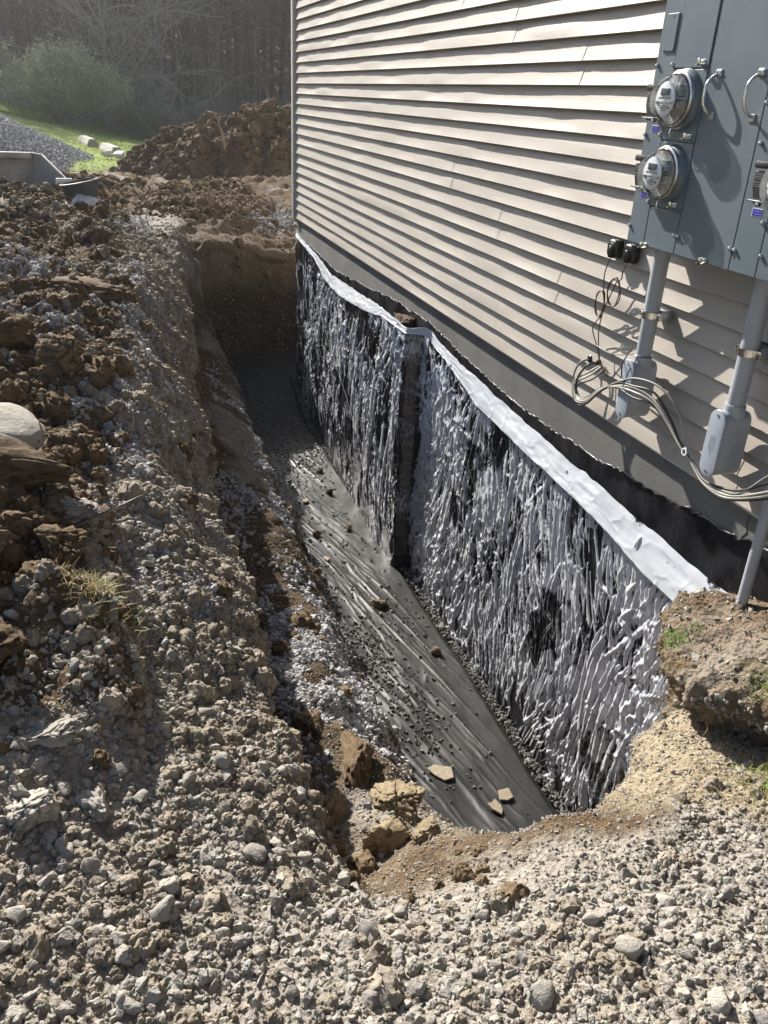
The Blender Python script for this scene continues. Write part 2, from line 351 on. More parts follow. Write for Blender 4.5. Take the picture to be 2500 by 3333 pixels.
st((-.45,2.9,-2.42),(-.85,2.8,-2.34),(-1.12,2.75,-1.45),(-1.38,2.7,-1.15),(-1.77,2.65,-1.10),(-1.85,2.55,-.52),(-2.13,2.5,-.18),(-2.5,2.4,-.08),(-3.1,2.3,-.05),(-6,1.6,-.1),(-40,-6,-.6))
st((-.42,2.65,-2.42),(-.82,2.4,-2.31),(-1.14,2.2,-1.3),(-1.38,2.1,-1.0),(-1.74,1.98,-.98),(-1.86,1.86,-.5),(-2.15,1.75,-.33),(-2.5,1.6,-.24),(-3.1,1.35,-.15),(-6,.2,-.2),(-36,-14,-.5))
st((-.38,2.55,-2.42),(-.74,2.2,-2.29),(-1.14,1.9,-1.1),(-1.38,1.76,-.78),(-1.66,1.62,-.78),(-1.8,1.42,-.5),(-2.05,1.2,-.36),(-2.4,.95,-.3),(-2.9,.55,-.24),(-5,-1.2,-.2),(-28,-22,-.5))
st((-.34,2.5,-2.42),(-.66,2.1,-2.27),(-1.08,1.7,-.95),(-1.26,1.56,-.62),(-1.4,1.45,-.53),(-1.58,1.22,-.45),(-1.75,.98,-.38),(-2.0,.62,-.33),(-2.35,.1,-.3),(-3.6,-2,-.2),(-16,-28,-.5))
st((-.3,2.5,-2.42),(-.55,2.05,-2.27),(-.95,1.65,-.9),(-1.06,1.54,-.58),(-1.16,1.44,-.48),(-1.27,1.22,-.42),(-1.36,.98,-.37),(-1.5,.6,-.33),(-1.65,0,-.3),(-2.2,-2.4,-.2),(-5,-30,-.5))
st((-.26,2.5,-2.42),(-.42,2.05,-2.27),(-.82,1.7,-.95),(-.88,1.58,-.6),(-.93,1.46,-.49),(-.97,1.22,-.42),(-1.0,.98,-.37),(-1.0,.6,-.32),(-.95,0,-.28),(-.9,-2.4,-.2),(1,-30,-.5))
st((-.2,2.55,-2.42),(-.3,2.15,-2.27),(-.62,1.86,-1.05),(-.69,1.75,-.72),(-.72,1.6,-.56),(-.72,1.35,-.48),(-.68,1.05,-.4),(-.62,.65,-.34),(-.5,0,-.28),(-.3,-2.4,-.2),(1.5,-30,-.5))
st((-.12,2.65,-2.42),(-.18,2.35,-2.27),(-.38,2.1,-1.2),(-.46,2.0,-.85),(-.52,1.82,-.62),(-.5,1.5,-.52),(-.42,1.1,-.43),(-.32,.7,-.35),(-.2,0,-.28),(-.1,-2.4,-.2),(1.8,-30,-.5))
st((.03,2.75,-2.42),(.04,2.5,-2.27),(.04,2.38,-1.3),(.04,2.3,-.95),(.04,2.1,-.68),(.04,1.7,-.54),(.04,1.2,-.44),(.04,.75,-.36),(.04,0,-.28),(.04,-2.4,-.2),(2,-30,-.5))
S0 = np.array(ST, float)                      # (ns, 11, 3)
def dens(A, axis, steps):
    """piecewise Catmull resample along axis with given counts per interval"""
    A = np.moveaxis(A, axis, 0); out = []
    N = len(A)
    for i in range(N - 1):
        a, b, c, d = A[max(i - 1, 0)], A[i], A[i + 1], A[min(i + 2, N - 1)]
        for k in range(steps[i]):
            t = k / steps[i]
            cr = .5 * ((2 * b) + (c - a) * t + (2 * a - 5 * b + 4 * c - d) * t * t + (3 * b - a - 3 * c + d) * t ** 3)
            ln = b + (c - b) * t
            out.append(cr * .5 + ln * .5)
    out.append(A[-1]); return np.moveaxis(np.array(out), 0, axis)
mid = S0[:, 5]                                # lip
seg = np.linalg.norm(np.diff(mid, axis=0), axis=1)
ystat = (mid[:-1, 1] + mid[1:, 1]) / 2
stp = [max(4, int(s / (.009 + .0034 * max(y, .6)))) for s, y in zip(seg, ystat)]
S1 = dens(S0, 0, stp)
for r_, a_, f_ in ((2, .05, 2.2), (3, .05, 2.2), (4, .05, 1.9), (5, .085, 1.5), (6, .10, 1.2), (7, .12, .9)):
    w_ = ss(1.2, 1.8, S1[:, r_, 1]) * ss(-.9, -1.05, S1[:, r_, 0]) * ss(12, 10.5, S1[:, r_, 1]); q_ = S1[:, r_] * f_
    S1[:, r_, 0] += w_ * a_ * fbm(q_, 3, 200 + r_) * 1.8; S1[:, r_, 2] += w_ * a_ * fbm(q_ + 7, 3, 210 + r_) * 1.3
S2 = dens(S1, 1, [12, 34, 14, 14, 30, 22, 26, 34, 34, 26, 14])if False else dens(S1, 1, [12, 40, 16, 14, 34, 22, 28, 34, 26, 14])
nu, nv = S2.shape[:2]
P = S2.reshape(-1, 3)
# normals of the smooth sheet
du = np.gradient(S2, axis=0); dv = np.gradient(S2, axis=1); N = np.cross(du, dv); N /= np.maximum(np.linalg.norm(N, axis=2, keepdims=True), 1e-9)
N = N.reshape(-1, 3); N[N[:, 2].copy() < -.3] *= -1
if N[:, 2].mean() < 0: N = -N
row = np.tile(np.arange(nv), nu); fr_ = np.cumsum([0, 12, 40, 16, 14, 34, 22, 28, 34, 26, 14])
X, Y, Z = P.T
far = ss(14, 20, Y); fl = ss(0, 1, (row - 8) / 8.)   # no noise on the floor's inner edge
left = ss(-1.98, -2.2, X + .32 * fbm(P * 1.1, 3, 301) + .10 * ss(4.5, 2.5, Y)) * ss(1.7, 2.3, Y) * (1 - far)
brn = np.maximum(left, ss(11.3, 12.2, Y) * (1 - ss(19, 22, Y)))
tanz = ss(-1.05, -.75, X) * ss(1.2, 1.45, Y + .3 * vn(P * 4, 3)) * ss(2.9, 2.6, Y) * ss(-1.8, -1.2, Z)
wallz = ss(fr_[1], fr_[1] + 6, row) * ss(fr_[5] + 4, fr_[5] - 8, row)
big = fbm(P * 1.1, 3, 11) * .05; med = fbm(P * 4.5, 4, 21) * .035; fine = fbm(P * 22, 3, 31) * .011
w1, w2 = worley(P * 7 + fbm(P * 5, 2, 5)[:, None] * .6, 41); clod = np.maximum(0, .75 - w1) * .09
w3, w4 = worley(P * 22, 43); clod2 = np.maximum(0, .7 - w3) * .022
amp = fl * (1 - .7 * ss(20, 30, Y))
rill = fbm(P * np.array([6, 6, 1.2]), 3, 71) * .03 * wallz
wlim = 1 - .85 * ss(-.45, -.05, X) * ss(3.2, 2.6, Y)      # calm where it meets the house
bank = ss(-1.6, -1.75, X) * ss(1.7, 2.6, Y) * (1 - brn) * (1 - far)
D = amp * wlim * (big * (.5 + 2.4 * brn + 1.1 * bank) + med * (.55 + 1.9 * brn + .5 * wallz + 1.3 * bank) + fine + clod * (.12 + 1.5 * brn + .25 * wallz) + clod2 * (.35 + .7 * brn) + rill)
nears = ss(3.0, 1.2, Y) * (1 - brn); D = D * (1 - .25 * nears)
P2 = P + N * D[:, None]
P2[:, 0] = np.where((P2[:, 0] > .03) & (P2[:, 1] > -30) & (P2[:, 1] < 10.35) & (P[:, 0] <= .05), .03, P2[:, 0])
# a soft bowl of cut corners is kept: rim rough edge
terr = mesh_from('ground', P2, grid_faces(nu, nv))
gn = fbm(P * 1.6, 4, 61)
grav = ss(-.2, .3, gn * 1.5 + .75 * (1 - brn) * ss(fr_[4], fr_[5], row) - .5 * wallz * (1 - .9 * ss(.05, .4, fbm(P * 1.1, 3, 66))) - .9 * brn + .25)
grav = np.clip(grav, 0, 1) * (1 - .85 * ss(10.2, 10.8, Y) * wallz)
attr(terr, 'damp_shade', wallz * ss(-.75, -1.25, P2[:, 2] + .25 * fbm(P * 1.5, 3, 99)) * (.55 + .45 * ss(9.5, 10.5, Y))); attr(terr, 'gravelly', grav); attr(terr, 'tan', np.clip(tanz + .75 * ss(.15, .5, fbm(P * 2.3, 3, 81)) * ss(2.6, 1.8, Y) * ss(-1.2, -.6, Z) * ss(-2.1, -1.6, X) * .6 + .35*ss(.2,.5,fbm(P*1.4,3,83))*wallz*ss(9,8,Y), 0, 1))  # first mask: painted shade on damp cut sides, deepest at the far wall
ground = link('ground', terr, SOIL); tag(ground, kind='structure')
# orientation check
tri = BVHTree.FromPolygons([tuple(v) for v in P2.tolist()], grid_faces(nu, nv).tolist(), epsilon=0)
def drop(x, y, z=6.):
    h = tri.ray_cast(Vector((x, y, z)), Vector((0, 0, -1)))
    return h[0].z if h[0] is not None else -.3

# floor of the trench
FX = np.linspace(-1.0, 1.6, 60); FY = np.linspace(2.3, 11.4, 240); GX, GY = np.meshgrid(FX, FY, indexing='ij')
FP = np.stack([GX.ravel(), GY.ravel(), np.full(GX.size, -2.345)], 1)
FP[:, 2] += fbm(FP * 3, 3, 5) * .02 + .40 * ss(9.2, 10.9, FP[:, 1])
fme = mesh_from('trench_floor', FP, grid_faces(60, 240)); attr(fme, 'damp_shade', np.full(len(FP), .6)); attr(fme, 'gravelly', np.full(len(FP), .3)); attr(fme, 'tan', np.zeros(len(FP)))
tag(link('trench_floor', fme, SOIL), kind='structure')

# soil block left standing against the house, with undercut front
def soil_block():
    n_u, n_v = 150, 90
    U, Vv = np.meshgrid(np.linspace(0, 1, n_u), np.linspace(0, 1, n_v), indexing='ij')
    # u: along front edge from trench wall side (Y 2.45 at the house) round to near right; v: profile from under to top back
    edge = np.array([(-.02,2.40),(-.16,2.33),(-.28,2.2),(-.37,2.06),(-.45,1.92),(-.47,1.8),(-.42,1.7),(-.36,1.6),(-.33,1.46),(-.27,1.34),(-.2,1.22),(-.1,1.08),(-.02,.95)])
    ztop = np.array([-.46,-.47,-.47,-.46,-.44,-.40,-.37,-.34,-.32,-.30,-.30,-.30,-.30])
    t_ = np.linspace(0, 1, len(edge)); ex = np.interp(U, t_, edge[:, 0]); ey = np.interp(U, t_, edge[:, 1]); ez = np.interp(U, t_, ztop)
    bx = np.full_like(ex, .06); by = np.interp(U, [0, 1], [2.34, 1.0]); bz = np.interp(U, [0, .3, .6, 1], [-.40, -.24, -.13, -.20])
    # profile: v 0..0.45 rise of the front from undercut foot to rim, 0.45..1 top back to the wall
    k = np.array([0, .15, .3, .42, .5, .7, 1.0])
    inn = np.array([.30, .30, .18, .02, .0, .45, 1.0]); dz = np.array([-.42, -.25, -.12, -.05, 0, .0, 0])
    fi = np.interp(Vv, k, inn); fz = np.interp(Vv, k, dz)
    x = ex + (bx - ex) * fi; y = ey + (by - ey) * fi; z = ez + fz + (bz - ez) * np.clip((Vv - .5) / .5, 0, 1) ** .8
    B = np.stack([x.ravel(), y.ravel(), z.ravel()], 1)
    S = B.reshape(n_u, n_v, 3); nn = np.cross(np.gradient(S, axis=0), np.gradient(S, axis=1)); nn /= np.maximum(np.linalg.norm(nn, axis=2, keepdims=True), 1e-9); nn = nn.reshape(-1, 3)
    if nn[:, 2].mean() < 0: nn = -nn
    cl, _ = worley(B * 16, 4); cl2, _ = worley(B * 40, 8)
    d = fbm(B * 6, 4, 91) * .04 + fbm(B * 30, 3, 92) * .018 + np.maximum(0, .7 - cl) * .05 + np.maximum(0, .7 - cl2) * .014
    d *= 1 - .8 * ss(-.06, .02, B[:, 0])
    B = B + nn * d[:, None]; B[:, 0] = np.minimum(B[:, 0], .045)
    me = mesh_from('soil_bank', B, grid_faces(n_u, n_v)); gr = .55 * ss(-.2, .5, fbm(B * 5, 3, 95) + .1); attr(me, 'gravelly', gr); attr(me, 'tan', .1 + .4 * ss(-.2, .4, fbm(B * 3, 3, 96)))
    return tag(link('soil_bank', me, SOIL), kind='structure'), B
blk, BLK = soil_block()
btree = BVHTree.FromPolygons([tuple(v) for v in BLK.tolist()], grid_faces(150, 90).tolist(), epsilon=0)
def drop2(x, y):
    h = btree.ray_cast(Vector((x, y, 6)), Vector((0, 0, -1))); a = drop(x, y)
    return max(a, h[0].z) if h[0] is not None else a

# ================================================================== rocks
def rock_mesh(name, seed, ax=(1, 1, 1), n=16, sub=2, rug=.06, rough=.03, facets=True, soft=False):
    rs = np.random.default_rng(seed); bm = bmesh.new()
    if facets:
        for _ in range(n):
            v = rs.normal(size=3); v /= np.linalg.norm(v); v *= rs.uniform(.82, 1.05); bm.verts.new(v)
        r = bmesh.ops.convex_hull(bm, input=bm.verts[:])
        bmesh.ops.delete(bm, geom=[g_ for g_ in r['geom_interior'] if isinstance(g_, bmesh.types.BMVert)], context='VERTS')
        bmesh.ops.bevel(bm, geom=bm.edges[:], offset=.10, segments=1, profile=.5, affect='EDGES')
        bmesh.ops.triangulate(bm, faces=bm.faces[:])
        bmesh.ops.subdivide_edges(bm, edges=bm.edges[:], cuts=sub, use_grid_fill=True)
        bmesh.ops.triangulate(bm, faces=bm.faces[:])
    else:
        bmesh.ops.create_icosphere(bm, subdivisions=5 if sub > 2 else 4, radius=1)
    V = np.array([v.co[:] for v in bm.verts]); nr = V / np.maximum(np.linalg.norm(V, axis=1, keepdims=True), 1e-6)
    off = rs.uniform(0, 50, 3)
    d = fbm(V * 1.8 + off, 3, 1) * rug + fbm(V * 7 + off, 3, 2) * rough
    if soft: c1, c2 = worley(V * 2.6 + off + fbm(V * 2, 2, 8)[:, None] * .5, 3); d = d - .16 * ss(.16, .0, c2 - c1) + fbm(V * 17 + off, 3, 12) * .06
    if False:
        c1, _ = worley(V * 3.2 + off, 3); c2, _ = worley(V * 8 + off, 4); c3, _ = worley(V * 17 + off, 6); d = d * 2.6 + np.maximum(0, .75 - c1) * .50 + np.maximum(0, .7 - c2) * .22 + np.maximum(0, .7 - c3) * .09 - .2
    V = (V + nr * d[:, None]) * np.array(ax)
    for v, c_ in zip(bm.verts, V): v.co = c_
    me = bpy.data.meshes.new(name); bm.to_mesh(me); bm.free()
    for p in me.polygons: p.use_smooth = True
    if facets and not soft: sharp(me, 34)
    return me
PROTO = []
for k in range(10):
    rs = np.random.default_rng(k + 100); me = rock_mesh('stone', k, (1, rs.uniform(.7, .95), rs.uniform(.5, .8)), n=int(rs.integers(11, 18)), sub=1, rug=.09, rough=.06); me.materials.append(STONE); PROTO.append(me)
CPROTO = []
for k in range(6):
    me = rock_mesh('clod', 40 + k, (1, .85, .7), sub=2, rug=.14, rough=.07); me.materials.append(CLOD); CPROTO.append(me)

# ---- gravel scatters: vertex clouds instanced by geometry nodes (nobody could count them)
def scatter_group(name, mat, kind):
    g = bpy.data.node_groups.new(name, 'GeometryNodeTree')
    g.interface.new_socket('Geometry', in_out='INPUT', socket_type='NodeSocketGeometry'); g.interface.new_socket('Geometry', in_out='OUTPUT', socket_type='NodeSocketGeometry')
    N_ = g.nodes; L = g.links.new; gi = N_.new('NodeGroupInput'); go = N_.new('NodeGroupOutput')
    join = N_.new('GeometryNodeGeometryToInstance'); nvar = 9 if kind == 'stone' else 6
    for k in range(nvar):
        if kind == 'stone':
            pt = N_.new('GeometryNodePoints'); pt.inputs[0].default_value = 11 + (k * 3) % 7
            rv = N_.new('FunctionNodeRandomValue'); rv.data_type = 'FLOAT_VECTOR'; rv.inputs[0].default_value = (-1, -1, -1); rv.inputs[1].default_value = (1, 1, 1); rv.inputs['Seed'].default_value = k * 7 + 3
            nm = N_.new('ShaderNodeVectorMath'); nm.operation = 'NORMALIZE'; L(rv.outputs[0], nm.inputs[0])
            ml = N_.new('ShaderNodeVectorMath'); ml.operation = 'MULTIPLY'; L(nm.outputs[0], ml.inputs[0]); ml.inputs[1].default_value = (1, .8 + .03 * (k % 4), .6 + .06 * (k % 4))
            L(ml.outputs[0], pt.inputs['Position'])
            ch = N_.new('GeometryNodeConvexHull'); L(pt.outputs[0], ch.inputs[0])
            sb = N_.new('GeometryNodeSubdivideMesh'); sb.inputs['Level'].default_value = 3; L(ch.outputs[0], sb.inputs[0]); src = sb.outputs[0]; a1, a2 = .26, 2.3
        else:
            ic = N_.new('GeometryNodeMeshIcoSphere'); ic.inputs[1].default_value = 4; src = ic.outputs[0]; a1, a2 = 1.1, 1.5
        sp = N_.new('GeometryNodeSetPosition'); L(src, sp.inputs[0])
        tn = N_.new('ShaderNodeTexNoise'); tn.noise_dimensions = '4D'; tn.inputs['W'].default_value = k * 5.3; tn.inputs['Scale'].default_value = a2; tn.inputs['Detail'].default_value = 4 if kind != 'stone' else 3; tn.inputs['Roughness'].default_value = .62
        sv = N_.new('ShaderNodeVectorMath'); sv.operation = 'SUBTRACT'; L(tn.outputs[1], sv.inputs[0]); sv.inputs[1].default_value = (.5, .5, .5)
        sc = N_.new('ShaderNodeVectorMath'); sc.operation = 'SCALE'; L(sv.outputs[0], sc.inputs[0]); sc.inputs['Scale'].default_value = a1 * 1.6
        L(sc.outputs[0], sp.inputs['Offset'])
        sm = N_.new('GeometryNodeSetShadeSmooth'); L(sp.outputs[0], sm.inputs[0]); sm.inputs['Shade Smooth'].default_value = True
        mt = N_.new('GeometryNodeSetMaterial'); L(sm.outputs[0], mt.inputs[0]); mt.inputs['Material'].default_value = mat
        L(mt.outputs[0], join.inputs[0])
    ip = N_.new('GeometryNodeInstanceOnPoints'); L(gi.outputs[0], ip.inputs['Points']); L(join.outputs[0], ip.inputs['Instance']); ip.inputs['Pick Instance'].default_value = True
    def na(nm_, dt):
        a = N_.new('GeometryNodeInputNamedAttribute'); a.data_type = dt; a.inputs[0].default_value = nm_; return a.outputs[0]
    L(na('idx', 'INT'), ip.inputs['Instance Index'])
    er = N_.new('FunctionNodeEulerToRotation'); L(na('rot', 'FLOAT_VECTOR'), er.inputs[0]); L(er.outputs[0], ip.inputs['Rotation'])
    L(na('scl', 'FLOAT_VECTOR'), ip.inputs['Scale']); L(ip.outputs[0], go.inputs[0])
    return g
def scatter(name, label, pts, size, mat, kind='stone', squash=True, cat='gravel', seed=0):
    rs = np.random.default_rng(seed); n = len(pts); me = bpy.data.meshes.new(name); me.vertices.add(n); me.vertices.foreach_set('co', np.asarray(pts, np.float32).ravel())
    a = me.attributes.new('rot', 'FLOAT_VECTOR', 'POINT'); r = rs.uniform(-PI, PI, (n, 3)); r[:, 0] *= .5; r[:, 1] *= .5; a.data.foreach_set('vector', r.astype(np.float32).ravel())
    s = np.asarray(size)[:, None] * rs.uniform(.75, 1.25, (n, 3)); a = me.attributes.new('scl', 'FLOAT_VECTOR', 'POINT'); a.data.foreach_set('vector', s.astype(np.float32).ravel())
    a = me.attributes.new('idx', 'INT', 'POINT'); a.data.foreach_set('value', rs.integers(0, 1000, n).astype(np.int32))
    o = link(name, me); me.materials.append(mat); md = o.modifiers.new('scatter', 'NODES'); md.node_group = scatter_group(name + '_nodes', mat, kind)
    tag(o, label, cat, kind='stuff'); return o
# sampling of terrain points, area weighted
T3 = P2.reshape(nu, nv, 3); QA = T3[:-1, :-1]; QB = T3[1:, :-1]; QC = T3[:-1, 1:]
area = np.linalg.norm(np.cross(QB - QA, QC - QA), axis=2).ravel(); cen = ((QB + QC) / 2).reshape(-1, 3)
n3 = np.cross(QB - QA, QC - QA).reshape(-1, 3); n3 /= np.maximum(np.linalg.norm(n3, axis=1, keepdims=True), 1e-12); n3[n3[:, 2] < 0] *= -1
gq = grav.reshape(nu, nv)[:-1, :-1].ravel(); bq = brn.reshape(nu, nv)[:-1, :-1].ravel(); wq = wallz.reshape(nu, nv)[:-1, :-1].ravel()
rowq = row.reshape(nu, nv)[:-1, :-1].ravel()
def sample(weight, n, seed=0, lift=0., jit=True):
    rs = np.random.default_rng(seed); p = np.maximum(weight, 0) * area; p /= p.sum(); i = rs.choice(len(p), n, p=p)
    a = QA.reshape(-1, 3)[i]; u = rs.uniform(0, 1, (n, 1)); v = rs.uniform(0, 1, (n, 1))
    return a + (QB.reshape(-1, 3)[i] - a) * u + (QC.reshape(-1, 3)[i] - a) * v + n3[i] * lift
cx, cy, cz = cen.T
# distance from camera to favour what shows
dist = np.sqrt((cx + 2.2) ** 2 + cy ** 2 + (cz - 1.33) ** 2)
def ell(x0, y0, rx, ry, ang=0, x=None, y=None):
    x = cx if x is None else x; y = cy if y is None else y
    c_, s_ = math.cos(ang), math.sin(ang); a = ((x - x0) * c_ + (y - y0) * s_) / rx; b = (-(x - x0) * s_ + (y - y0) * c_) / ry
    return np.exp(-(a * a + b * b) ** 1.5)
top = ss(fr_[4] + 20, fr_[5], rowq)
inview = (cx > -3.4) * (cx < .2) * (cy < 16) * (cy > .3)
tanq = ss(-.80, -.60, cx) * ss(1.22, 1.42, cy)
# foreground mixed stone
wt = inview * top * (1 - .8 * bq) * ss(4.5, 2.6, cy) * (1 - .93 * tanq)
pts = sample(wt, 24000, 1, .001); scatter('gravel', 'mixed tan and grey stones covering the ground in the foreground', pts, np.minimum(RNG.lognormal(math.log(.0098), .42, len(pts)), .03), STONE, seed=1)
wf = inview * (1 - .5 * bq) * ss(5.5, 3, cy) * ss(fr_[1], fr_[2], rowq)
pts = sample(wf, 60000, 2, .0005); scatter('stone_grit', 'fine tan grit and crumbs of soil between the stones', pts, RNG.lognormal(math.log(.0042), .35, len(pts)), STONE, seed=2)
# mid distance gravelly bank
wm = inview * top * (1 - .75 * bq) * (.25 + .75 * ss(-.2, .15, fbm(cen * 2.6, 3, 79))) * ss(2.2, 3.2, cy) * ss(11.5, 10, cy)
pts = sample(wm, 36000, 3, .001); scatter('bank_gravel', 'grey brown gravel lying over the left bank of the trench', pts, RNG.lognormal(math.log(.0085), .45, len(pts)), STONE, seed=3)
# pale crushed limestone patches (world positions)
pw = 1.6 * ell(-2.62, 5.2, .28, .75, .1) + .9 * ell(-2.25, 4.3, .22, .9, -.1) + .4 * ell(-2.0, 6.2, .2, 1.6) + 1.3 * ell(-1.62, 8.9, .16, .9) + .7 * ell(-1.75, 10.5, .4, 1.0, .3) + .3 * ell(-2.1, 3.0, .2, .6)
bench = ss(fr_[2] - 4, fr_[2] + 3, rowq) * ss(fr_[4] + 2, fr_[3], rowq)
bw = bench * (2.2 * ell(-1.42, 3.25, .3, .75) + .9 * ss(2.6, 3.2, cy) * ss(8.8, 7.5, cy) * ss(-.1, .3, fbm(cen * 1.8, 3, 7)))
pw = np.clip(pw, 0, 1) * top * 2 + bw * 1.3 + 1.5 * ell(.15, 12.6, .42, .6)
pts = sample(pw * ss(-.15, .2, fbm(cen * 3.5, 3, 77) + .1), 21000, 4, .003); scatter('limestone_gravel', 'pale grey crushed limestone spilled in patches on the bank and ledge', pts, RNG.lognormal(math.log(.0150), .25, len(pts)), CRUSH, seed=4)
DUSTCLOD = stone_mat('dusty_clod', [(0, (.20, .165, .125)), (.5, (.27, .23, .178)), (1, (.35, .30, .24))], .97, dust=(.37, .325, .255), dustf=.7)
pts = sample(inview * top * (1 - .5 * bq) * ss(11, 9, cy) * (.3 + ss(0, .3, fbm(cen * 2.2, 3, 90))) * (1 - .6 * tanq), 11000, 6, .0); scatter('dusty_clods', 'dusty grey brown crumbs and clods of soil mixed into the gravel', pts, np.clip(RNG.lognormal(math.log(.0105), .5, len(pts)) * (.8 + .12 * np.clip(pts[:, 1], 0, 6)), .004, .04), DUSTCLOD, 'clod', seed=6, cat='soil')
# brown clods
wc = inview * bq * top * ss(0, .4, fbm(cen * 1.3, 3, 88) + .35) + .25 * inview * wq * ss(.2, .5, fbm(cen * 2, 3, 89)) + .012 * inview * top * ss(2.4, 3, cy)
pts = sample(wc, 15000, 5, .0); scatter('soil_clods', 'crumbly brown clods of dug soil on the spoil heap', pts, np.clip(RNG.lognormal(math.log(.016), .6, len(pts)), .006, .07), CLOD, 'clod', seed=5, cat='soil')
# wall crumbs
pts = sample(inview * wq, 12000, 8, .0); scatter('wall_crumbs', 'small stones and crumbs sticking out of the cut trench sides', pts, RNG.lognormal(math.log(.0065), .45, len(pts)), DUSTCLOD, seed=8, cat='soil')
# the block's crumbs
ii = RNG.choice(len(BLK), 2600); scatter('bank_crumbs', 'crumbs and small stones on the soil bank by the house', BLK[ii] + RNG.normal(0, .004, (2600, 3)), RNG.lognormal(math.log(.0055), .55, 2600), STONE, seed=9, cat='soil')

# floor gravel, both sides of the fabric
def fz(x, y): return -2.30 + .40 * ss(9.2, 10.9, y)
n = 7500; y = RNG.uniform(2.5, 11, n) ** 1.0; x = RNG.uniform(-1.0, -.80, n) + .02 * np.sin(y * 3); a_ = np.stack([x, y, fz(x, y) + RNG.uniform(-.01, .045, n)], 1)
n = 4200; y = RNG.uniform(2.3, 10.6, n); x = RNG.normal(-.012, .018, n); b_ = np.stack([np.clip(x, -.07, .02), y, fz(x, y) + RNG.uniform(0, .03, n)], 1)
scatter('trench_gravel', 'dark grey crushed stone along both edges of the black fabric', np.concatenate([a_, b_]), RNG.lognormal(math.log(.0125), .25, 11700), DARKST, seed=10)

# individual larger stones of the foreground: same kind, nothing tells them apart
ind = sample(wt * ss(3.2, 2., cy) * ss(.2, .7, cy), 300, 21, .003)
near = np.argsort(-RNG.lognormal(0, .35, 300))
for k, p in enumerate(ind):
    s = float(np.clip(RNG.lognormal(math.log(.024), .3), .015, .048))
    o = link('stone', PROTO[k % 10]); o.location = (p[0], p[1], p[2] + s * .12); o.scale = (s, s, s)
    o.rotation_euler = (RNG.uniform(-.5, .5), RNG.uniform(-.5, .5), RNG.uniform(0, 6.3))
    tag(o, 'loose grey or tan stone lying in the gravelly foreground', 'stone', 'loose stones scattered over the gravelly foreground')

def rock(name, x, y, s, ax, label, cat, mat, seed, rot=(0, 0, 0), sink=.25, facets=True, z=None, sub=3, rug=.07, rough=.025, n=14):
    if not facets: me = rock_mesh(name, seed, ax, n=12, sub=6, rug=.20, rough=.13, facets=True, soft=True)
    else: me = rock_mesh(name, seed, ax, n=n, sub=sub, rug=rug, rough=rough, facets=facets)
    me.materials.append(mat)
    o = link(name, me); o.scale = (s, s, s); o.rotation_euler = rot
    o.location = (x, y, (drop2(x, y) if z is None else z) + s * ax[2] * (1 - 2 * sink)); tag(o, label, cat); return o
rock('boulder', -2.64, 3.38, .19, (1, 1.2, .8), 'large smooth pale boulder half buried at the left edge of the bank', 'boulder', STONE, 301, (.25, .25, .9), .3, rug=.05, rough=.02, n=22)
rock('slab_rock', -2.60, 2.85, .24, (1.25, .6, .42), 'long flat brown slab of rock with sunlit top, in front of the pale boulder', 'rock', CLOD, 302, (.12, .1, -.5), .25, facets=False)
rock('soil_lump', -2.72, 2.45, .2, (1, .9, .7), 'big dark soil lump at the left edge, in front of the long slab of rock', 'soil lump', CLOD, 303, (0, 0, .3), .3, facets=False)
rock('soil_lump', -2.45, 2.55, .14, (1, .9, .7), 'rounded brown soil lump right of the big dark lump on the left edge', 'soil lump', CLOD, 304, (0, 0, 1.3), .3, facets=False)
rock('soil_lump', -2.62, 2.08, .15, (1.1, .8, .6), 'brown soil lump with shaded hollow beneath, left of the gravelly slope', 'soil lump', CLOD, 305, (0, .1, 2), .3, facets=False)
rock('soil_lump', -2.52, 3.15, .13, (1, .9, .75), 'dark clod wedged between the pale boulder and the gravel', 'soil lump', CLOD, 306, (0, 0, .3), .3, facets=False)
rock('soil_lump', -2.42, 4.05, .15, (1, .9, .75), 'upright brown clod just behind the pale boulder', 'soil lump', CLOD, 307, (0, 0, .8), .3, facets=False)
rock('soil_lump', -2.33, 5.5, .26, (1.2, .9, .6), 'broad dark brown clod mound surrounded by pale gravel', 'soil lump', CLOD, 308, (0, 0, .2), .3, facets=False)
rock('soil_lump', -2.25, 7.4, .16, (1, .9, .95), 'single round dark clod standing alone on the gravelly crest', 'soil lump', CLOD, 309, (0, 0, 2), .25, facets=False)
rock('soil_lump', -2.75, 4.3, .2, (1.1, .9, .7), 'dark clod at left edge above the pale boulder and below the pale gravel', 'soil lump', CLOD, 310, (0, 0, 1), .3, facets=False)
rock('grey_rock', -2.38, 2.72, .12, (1.1, .7, .55), 'rough grey rock beside the brown lumps on the left bank', 'rock', STONE, 311, (.2, .1, .3), .25, facets=False)
rock('grey_rock', -2.49, 1.80, .10, (1.2, .7, .42), 'layered flat grey rock at the left edge above the lumpy grey rock', 'rock', STONE, 312, (.1, -.1, -.1), .3, facets=False)
rock('grey_rock', -2.51, 1.63, .085, (1, .9, .75), 'large lumpy grey rock low on the left edge', 'rock', STONE, 313, (.1, .1, .6), .35, facets=False)
rock('grey_rock', -2.37, 1.64, .065, (1.1, .8, .7), 'smaller lumpy grey rock right of the large lumpy one', 'rock', STONE, 314, (.1, .2, 1.6), .35, facets=False)
rock('grey_rock', -2.21, 1.40, .032, (1.1, .8, .8), 'upper of two touching pale stones in the foreground', 'rock', STONE, 340, (.1, .2, 1.6), .2)
rock('grey_rock', -2.235, 1.33, .036, (1.1, .8, .8), 'lower of two touching pale stones in the foreground', 'rock', STONE, 341, (.1, .2, .6), .2)
